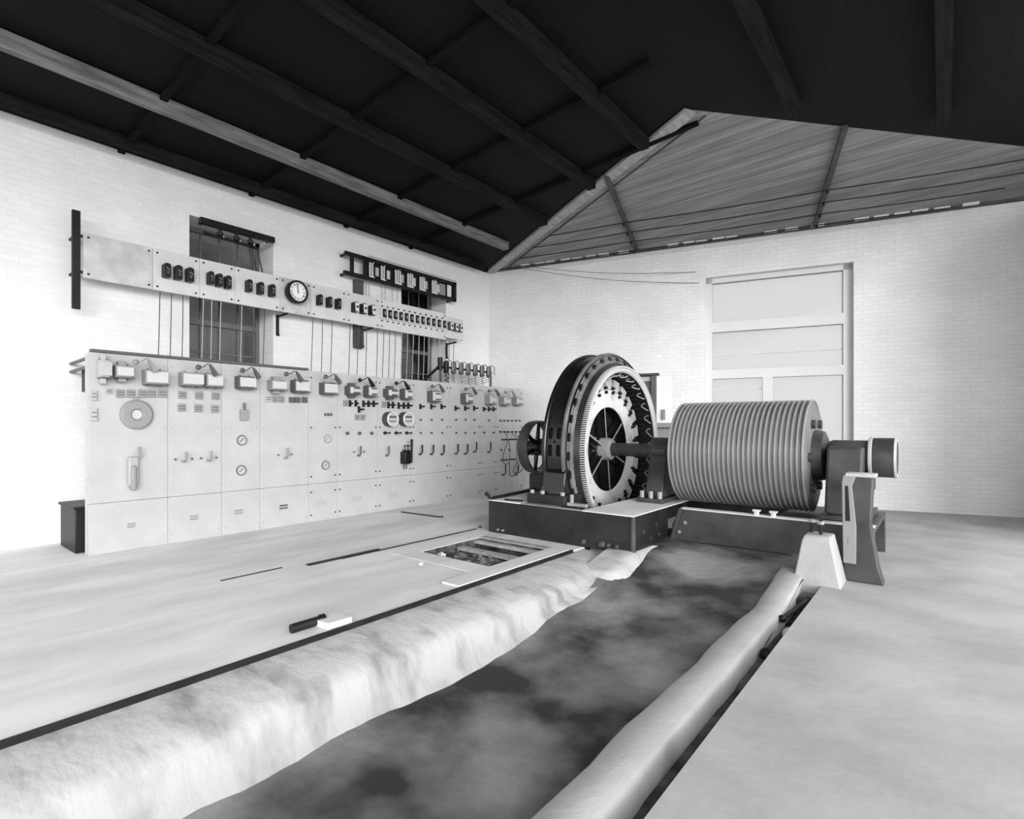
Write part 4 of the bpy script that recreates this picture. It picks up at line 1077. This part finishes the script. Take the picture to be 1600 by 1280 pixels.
# ---- shaft
sh = empty('drive_shaft', (-3.0, YS, ZS - .1), 'thick dark horizontal shaft joining generator and drum', 'shaft')
M().lathe([(-5.32, .001), (-5.32, .09), (-5.3, .095), (-.62, .095), (-.60, .09), (-.60, .001)], YS, ZS, 32).build('shaft', 'casting_grey', sh)
M().lathe([(-2.92, .10), (-2.92, .15), (-2.66, .15), (-2.66, .10)], YS, ZS, 32).build('coupling', 'casting_grey', sh)

# ---- bearing pedestal between generator and drum
def pedestal(x0, x1, label, zt, m='casting_grey'):
    P = empty('bearing_pedestal', ((x0 + x1) / 2, YS, BZ), label, 'bearing')
    xm = (x0 + x1) / 2
    M().prism([(x0, YS - .40, BZ + .07), (x0, YS + .40, BZ + .07), (x0 + .0, YS + .2, ZS - .05), (x0, YS - .2, ZS - .05)], (x1 - x0, 0, 0)).build('pedestal_casting', m, P, bevel=.02)
    M().box(x0 - .06, x1 + .06, YS - .52, YS + .52, BZ + .012, BZ + .07).build('sole_plate', m, P, bevel=.008)
    M().lathe([(x0 - .03, .11), (x0 - .03, .17), (x0, .185), (x1, .185), (x1 + .03, .17), (x1 + .03, .11)], YS, ZS, 32).build('bearing_shell', m, P)
    M().box(x0 + .02, x1 - .02, YS - .22, YS + .22, ZS - .02, ZS + .04).build('cap_flange', m, P, bevel=.008)
    for k in range(3):
        for yy in (YS - .46, YS + .46):
            x = x0 + (x1 - x0) * k / 2
            M().cyl((x, yy, BZ + .07), (x, yy, BZ + .16), .03, n=6).build('holding_bolt', 'worn_metal', P)
    return P
pedestal(-3.02, -2.78, 'grey bearing pedestal between generator and grooved drum', .5)

# ---- drum bed
db = empty('drum_bed', (-1.7, 6.78, 0), 'long grey iron bed under the grooved drum', 'machine bed')
DX0, DX1 = -2.54, -.52
M().prism([(DX0, 6.78, -.08), (DX0, 6.78, .22), (DX0 + .10, 6.78, BZ), (DX1, 6.78, BZ), (DX1, 6.78, -.08)], (0, .05, 0)).build('front_plate', 'casting_grey', db, bevel=.008)
M().prism([(DX0, 8.1, -.08), (DX0, 8.1, .22), (DX0 + .10, 8.1, BZ), (DX1, 8.1, BZ), (DX1, 8.1, -.08)], (0, .05, 0)).build('back_plate', 'casting_grey', db, bevel=.008)
M().box(DX0 + .1, DX1, 6.76, 6.90, BZ, BZ + .012).build('top_flange', 'bright_plate', db, bevel=.003)
M().box(DX0, DX1, 6.70, 6.80, -.08, .05).build('foot_ledge', 'casting_grey', db, bevel=.006)
M().prism([(DX0 - .02, 6.74, .03), (DX0 + .02, 6.74, .03), (DX0 + .13, 6.74, BZ + .01), (DX0 + .09, 6.74, BZ + .01)], (0, .09, 0)).build('end_rib', 'casting_grey', db, bevel=.006)
M().box(DX1 - .9, DX1, 6.83, 8.1, BZ - .05, BZ).build('bearing_seat', 'casting_grey', db, smooth=0)
for x in (-1.60, -1.43):
    M().cyl((x, 6.82, BZ), (x, 6.82, BZ + .05), .03, n=6).build('bolt', 'porcelain', db)
    M().box(x - .04, x + .04, 6.80, 6.86, BZ + .05, BZ + .07).build('bolt_head', 'porcelain', db, bevel=.004)
for x, z in ((-2.45, .14), (-2.38, .26)): M().cyl((x, 6.765, z), (x, 6.78, z), .022, n=8).build('bolt', 'rib_grey', db)

# ---- grooved drum
DR0, DR1, DRR = -2.62, -1.13, .65
dr = empty('rope_drum', ((DR0 + DR1) / 2, YS, ZS - DRR), 'big grey grooved rope drum with many raised ribs', 'drum')
prof = [(DR0, .12), (DR0, DRR - .05), (DR0 + .012, DRR)]
NR = 27
for k in range(NR):
    x = DR0 + .02 + (DR1 - DR0 - .04) * k / NR; d = (DR1 - DR0 - .04) / NR
    for u, h in ((0, 0), (.2, -.004), (.5, -.008), (.8, -.004)): prof.append((x + d * u, DRR - .006 + h))
prof += [(DR1 - .02, DRR), (DR1, DRR - .05), (DR1, .12)]
M().lathe(prof, YS, ZS, 96).build('drum_body', 'drum_grey', dr, smooth=50)
rib_m = M().lathe([(-.010, DRR - .012), (-.007, DRR + .002), (.007, DRR + .002), (.010, DRR - .012)], 0, 0, 96).mesh('rib', 'rib_grey', 50)
for k in range(NR + 1):
    x = DR0 + .02 + (DR1 - DR0 - .04) * k / NR
    place('rib', rib_m, (x, YS, ZS), dr)
M().lathe([(DR1 - .002, .10), (DR1 - .002, .30), (DR1 + .10, .28), (DR1 + .13, .20), (DR1 + .13, .10)], YS, ZS, 40).build('hub', 'casting_grey', dr)
for k in range(6):
    a = 2 * math.pi * k / 6
    M().cyl((DR1 + .04, YS + .42 * math.cos(a), ZS + .42 * math.sin(a)), (DR1 + .0, YS + .42 * math.cos(a), ZS + .42 * math.sin(a)), .05, n=10).build('web_boss', 'casting_grey', dr)

# ---- right bearing pedestal, end block and bracket, edge light painted on both
pr = pedestal(-.95, -.64, 'heavy dark bearing pedestal at the right end of the drum', .5, 'casting_grey')
M().prism([(-.97, YS - .52, BZ + .07), (-.97, YS + .52, BZ + .07), (-.97, YS + .34, ZS + .12), (-.97, YS - .34, ZS + .12)], (.33, 0, 0)).build('housing', 'casting_grey', pr, bevel=.03)
eb = empty('shaft_end_block', (-.5, YS, ZS - .2), 'dark end block on the shaft end, edges coloured pale as if lit', 'bearing cap')
M().lathe([(-.62, .10), (-.62, .20), (-.60, .215), (-.40, .215), (-.38, .20), (-.38, .001)], YS, ZS + .0, 32).build('end_block', 'casting_grey', eb)
M().lathe([(-.625, .20), (-.615, .222), (-.59, .222), (-.58, .21)], YS, ZS, 32, closed=True).build('lit_edge', 'instrument_pale', eb)  # pale rings paint the light caught on the block's rims
M().lathe([(-.405, .21), (-.395, .222), (-.375, .215), (-.375, .18)], YS, ZS, 32, closed=True).build('lit_edge', 'instrument_pale', eb)
bk = empty('edge_lit_bracket', (-.62, 6.45, .0), 'upright casting beside the pier, slotted edge coloured pale as if lit', 'bracket')
M().prism([(-.735, 6.38, -.05), (-.735, 6.38, .90), (-.70, 6.38, .96), (-.50, 6.38, .96), (-.52, 6.38, .5), (-.46, 6.38, .1), (-.42, 6.38, -.05)], (0, .17, 0)).build('web_casting', 'casting_grey', bk, bevel=.012)
M().box(-.70, -.52, 6.55, 6.90, .80, .94).build('arm', 'casting_grey', bk, bevel=.012)
ff = M()
def face(u, v, d): return (-.735 + u * .115, 6.372 + d, .12 + v * .85)
e0 = [(0, 0), (.85, 0), (.95, .35), (.55, .80), (.40, 1.0), (-.05, .98)]
M().prism([face(0.0, 0, 0), face(.9, 0, 0), face(.92, .42, 0), face(.62, .88, 0), face(.9, 1.0, 0), face(.0, 1.0, 0), face(-.1, .92, 0)], (0, .02, 0)).build('edge_flange', 'instrument_mid', bk, bevel=.006)  # pale flange carries the light caught along the casting's edge
M().prism([face(.16, .48, -.004), face(.5, .48, -.004), face(.36, .88, -.004), face(.14, .88, -.004)], (0, .01, 0)).build('slot', 'steel_dark', bk, bevel=.003)
M().prism([face(.36, .22, -.004), face(.5, .22, -.004), face(.5, .30, -.004), face(.36, .30, -.004)], (0, .01, 0)).build('bolt_slot', 'instrument_mid', bk, smooth=0)
M().box(-.72, -.48, 6.37, 6.58, .955, .99).build('top_flange', 'coil_tape', bk, bevel=.008)

# ---- concrete pier with bolts, trench pipes
pier = empty('concrete_pier', (-.88, 6.2, -.12), 'pale tapered concrete pier with two iron bolts', 'pier')
px0, px1, py0, py1 = -1.10, -.70, 6.0, 6.42
M().loft([[(px0, py0, -.3), (px1, py0, -.3), (px1, py1, -.3), (px0, py1, -.3)], [(px0, py0, -.1), (px1, py0, -.1), (px1, py1, -.1), (px0, py1, -.1)],
          [(px0 + .07, py0 + .05, .34), (px1 - .09, py0 + .05, .34), (px1 - .09, py1 - .05, .34), (px0 + .07, py1 - .05, .34)],
          [(px0 + .09, py0 + .09, .40), (px1 - .10, py0 + .08, .40), (px1 - .10, py1 - .07, .40), (px0 + .09, py1 - .07, .40)]]).build('pier_block', 'pier_concrete', pier, bevel=.012, smooth=60)
for x, y in ((-.98, 6.26), (-.89, 6.18)):
    b = M().cyl((x, y, .38), (x, y, .52 if x < -.95 else .54), .014, n=8).build('anchor_bolt', 'steel_dark', pier)
    M().cyl((x, y, .50), (x, y, .53), .03, n=6).build('nut', 'worn_metal', b)
for i, (a, b_, r, lab) in enumerate((((-.975, 4.95), (-.90, 5.62), .018, 'long thin dark pipe lying along the trench'), ((-.95, 4.35), (-.93, 5.05), .03, 'thicker pipe lying in the near end of the trench'))):
    rt = empty('trench_pipe', (a[0], a[1], -.22), lab, 'pipe')
    z0, z1 = (-.10, -.09) if i == 0 else (-.19, -.185)
    M().cyl((*a, z0), (*b_, z1), r, n=10).build('pipe', 'steel_dark', rt)
    M().ball((*a, z0), r * 1.7, 8).build('fitting', 'black_iron', rt); M().ball((*b_, z1), r * 1.5, 8).build('fitting', 'black_iron', rt)
rt = tag(M().ball((-.86, 4.62, -.10), .05, 8).build('stone', 'pier_concrete'), 'pale stone on the edge of the trench', 'stone')
tag(M().box(-1.0, -.87, 5.66, 5.90, -.225, -.10).build('trench_block', 'pit_soil', bevel=.02), 'dark lump in the trench at the foot of the pier', 'debris')  # plain dark block set in the trench

# ---- spoked pulley on the left shaft end and its bearing stand
XP = -5.0; RP = .43
pu = empty('belt_pulley', (XP, YS, ZS - RP), 'dark spoked pulley wheel on the left end of the shaft', 'pulley')
M().lathe([(XP - .09, RP - .03), (XP - .09, RP - .005), (XP, RP + .004), (XP + .09, RP - .005), (XP + .09, RP - .03), (XP, RP - .045)], YS, ZS, 64, closed=True).build('pulley_rim', 'casting_grey', pu)
M().lathe([(XP - .1, .09), (XP - .1, .14), (XP + .1, .14), (XP + .1, .09)], YS, ZS, 32).build('hub', 'machine_paint', pu)
for k in range(6):
    a = 2 * math.pi * k / 6 + R(22); ca, sa = math.cos(a), math.sin(a)
    M().tube([(XP, YS + .1 * ca, ZS + .1 * sa), (XP, YS + (RP - .03) * ca, ZS + (RP - .03) * sa)], [.038, .026], 8).build('spoke', 'machine_paint', pu)
bs = empty('bearing_stand', (-4.8, YS - .2, BZ), 'dark bearing stand below the spoked pulley', 'bearing')
M().box(-4.78, -4.40, YS - .55, YS + .45, BZ + .012, BZ + .30).build('stand_block', 'base_iron', bs, bevel=.02)
M().prism([(-4.70, YS - .3, BZ + .3), (-4.70, YS + .3, BZ + .3), (-4.70, YS + .16, ZS - .04), (-4.70, YS - .16, ZS - .04)], (.24, 0, 0)).build('pedestal_casting', 'machine_paint', bs, bevel=.015)
M().lathe([(-4.74, .10), (-4.74, .16), (-4.42, .16), (-4.42, .10)], YS, ZS, 28).build('bearing_shell', 'machine_paint', bs)
for yy in (YS - .48, YS - .36): M().cyl((-4.36, yy - .3, BZ + .012), (-4.36, yy - .3, BZ + .14), .03, n=8).build('oil_cup', 'worn_metal', bs)
# ---- low iron cabinet standing behind the pulley, beside the switchboard end
cb = empty('iron_cabinet', (-5.35, 8.9, 0), 'low dark iron cabinet behind the pulley beside the switchboard end', 'cabinet')
M().box(-5.75, -5.05, 8.6, 9.1, .0, .62).build('body', 'base_iron', cb, bevel=.015)
M().box(-5.78, -5.02, 8.57, 9.13, .62, .66).build('top', 'casting_grey', cb, bevel=.008)
M().box(-5.68, -5.12, 8.585, 8.6, .08, .55).build('door', 'base_iron', cb, bevel=.006)

# ---- control stand against the end wall behind the generator
def ept(px, py, d):                       # sight line met with a plane parallel to the end wall
    r = sight(px, py); nx, ny = EY, -EX
    c_ = nx * XW + ny * YC + d; t_ = c_ / (nx * r[0] + ny * r[1]); return r[0] * t_, r[1] * t_, EYE + r[2] * t_
d0 = .35
def tt_of(px): q = ept(px, 600, d0); return (q[0] - XW) * EX + (q[1] - YC) * EY
ta, tb_, tc_ = tt_of(985), tt_of(1026), tt_of(1052)
cs = empty('control_stand', endp((ta + tb_) / 2, d0, 0), 'dark framed stand with pale panels against the end wall', 'stand')
def sb(name, m, t0, t1, z0, z1, dd0=0, dd1=.08):
    w = M(); endbox(w, t0, t1, d0 + dd0, d0 + dd1, z0, z1); return w.build(name, m, cs, bevel=.004)
zt = ept(1010, 586, d0)[2]
sb('top_board', 'sash_dark', ta - .02, tt_of(1030), zt - .02, zt + .02, -.08, .14)
sb('post', 'instrument_grey', tt_of(1018), tb_, 0, zt - .02)
sb('post', 'instrument_grey', ta, tt_of(992), 0, zt - .02)
sb('back_board', 'instrument_grey', tt_of(992), tt_of(1018), 1.9, zt - .02, -.02, .02)
sb('label_panel', 'slate', tt_of(1003), tt_of(1017), ept(1010, 596, d0)[2], ept(1010, 589, d0)[2], .02, .035)
sb('label_panel', 'slate', tt_of(1008), tt_of(1017), ept(1010, 630, d0)[2], ept(1010, 617, d0)[2], .02, .035)
sb('shelf', 'instrument_mid', tt_of(1018), tt_of(1056), ept(1040, 668, d0)[2], ept(1040, 661, d0)[2], -.05, .15)
sb('pale_panel', 'plaster', tb_, tt_of(1050), ept(1040, 661, d0)[2], ept(1040, 588, d0)[2], -.02, .03)
sb('lower_panel', 'instrument_mid', tb_, tt_of(1056), 0, ept(1040, 668, d0)[2], -.02, .03)
fz0, fz1 = ept(1037, 656, d0)[2], ept(1037, 640, d0)[2]
f_ = sb('fuse', 'instrument_mid', tt_of(1035.5), tt_of(1040), fz0, fz1, .03, .08)
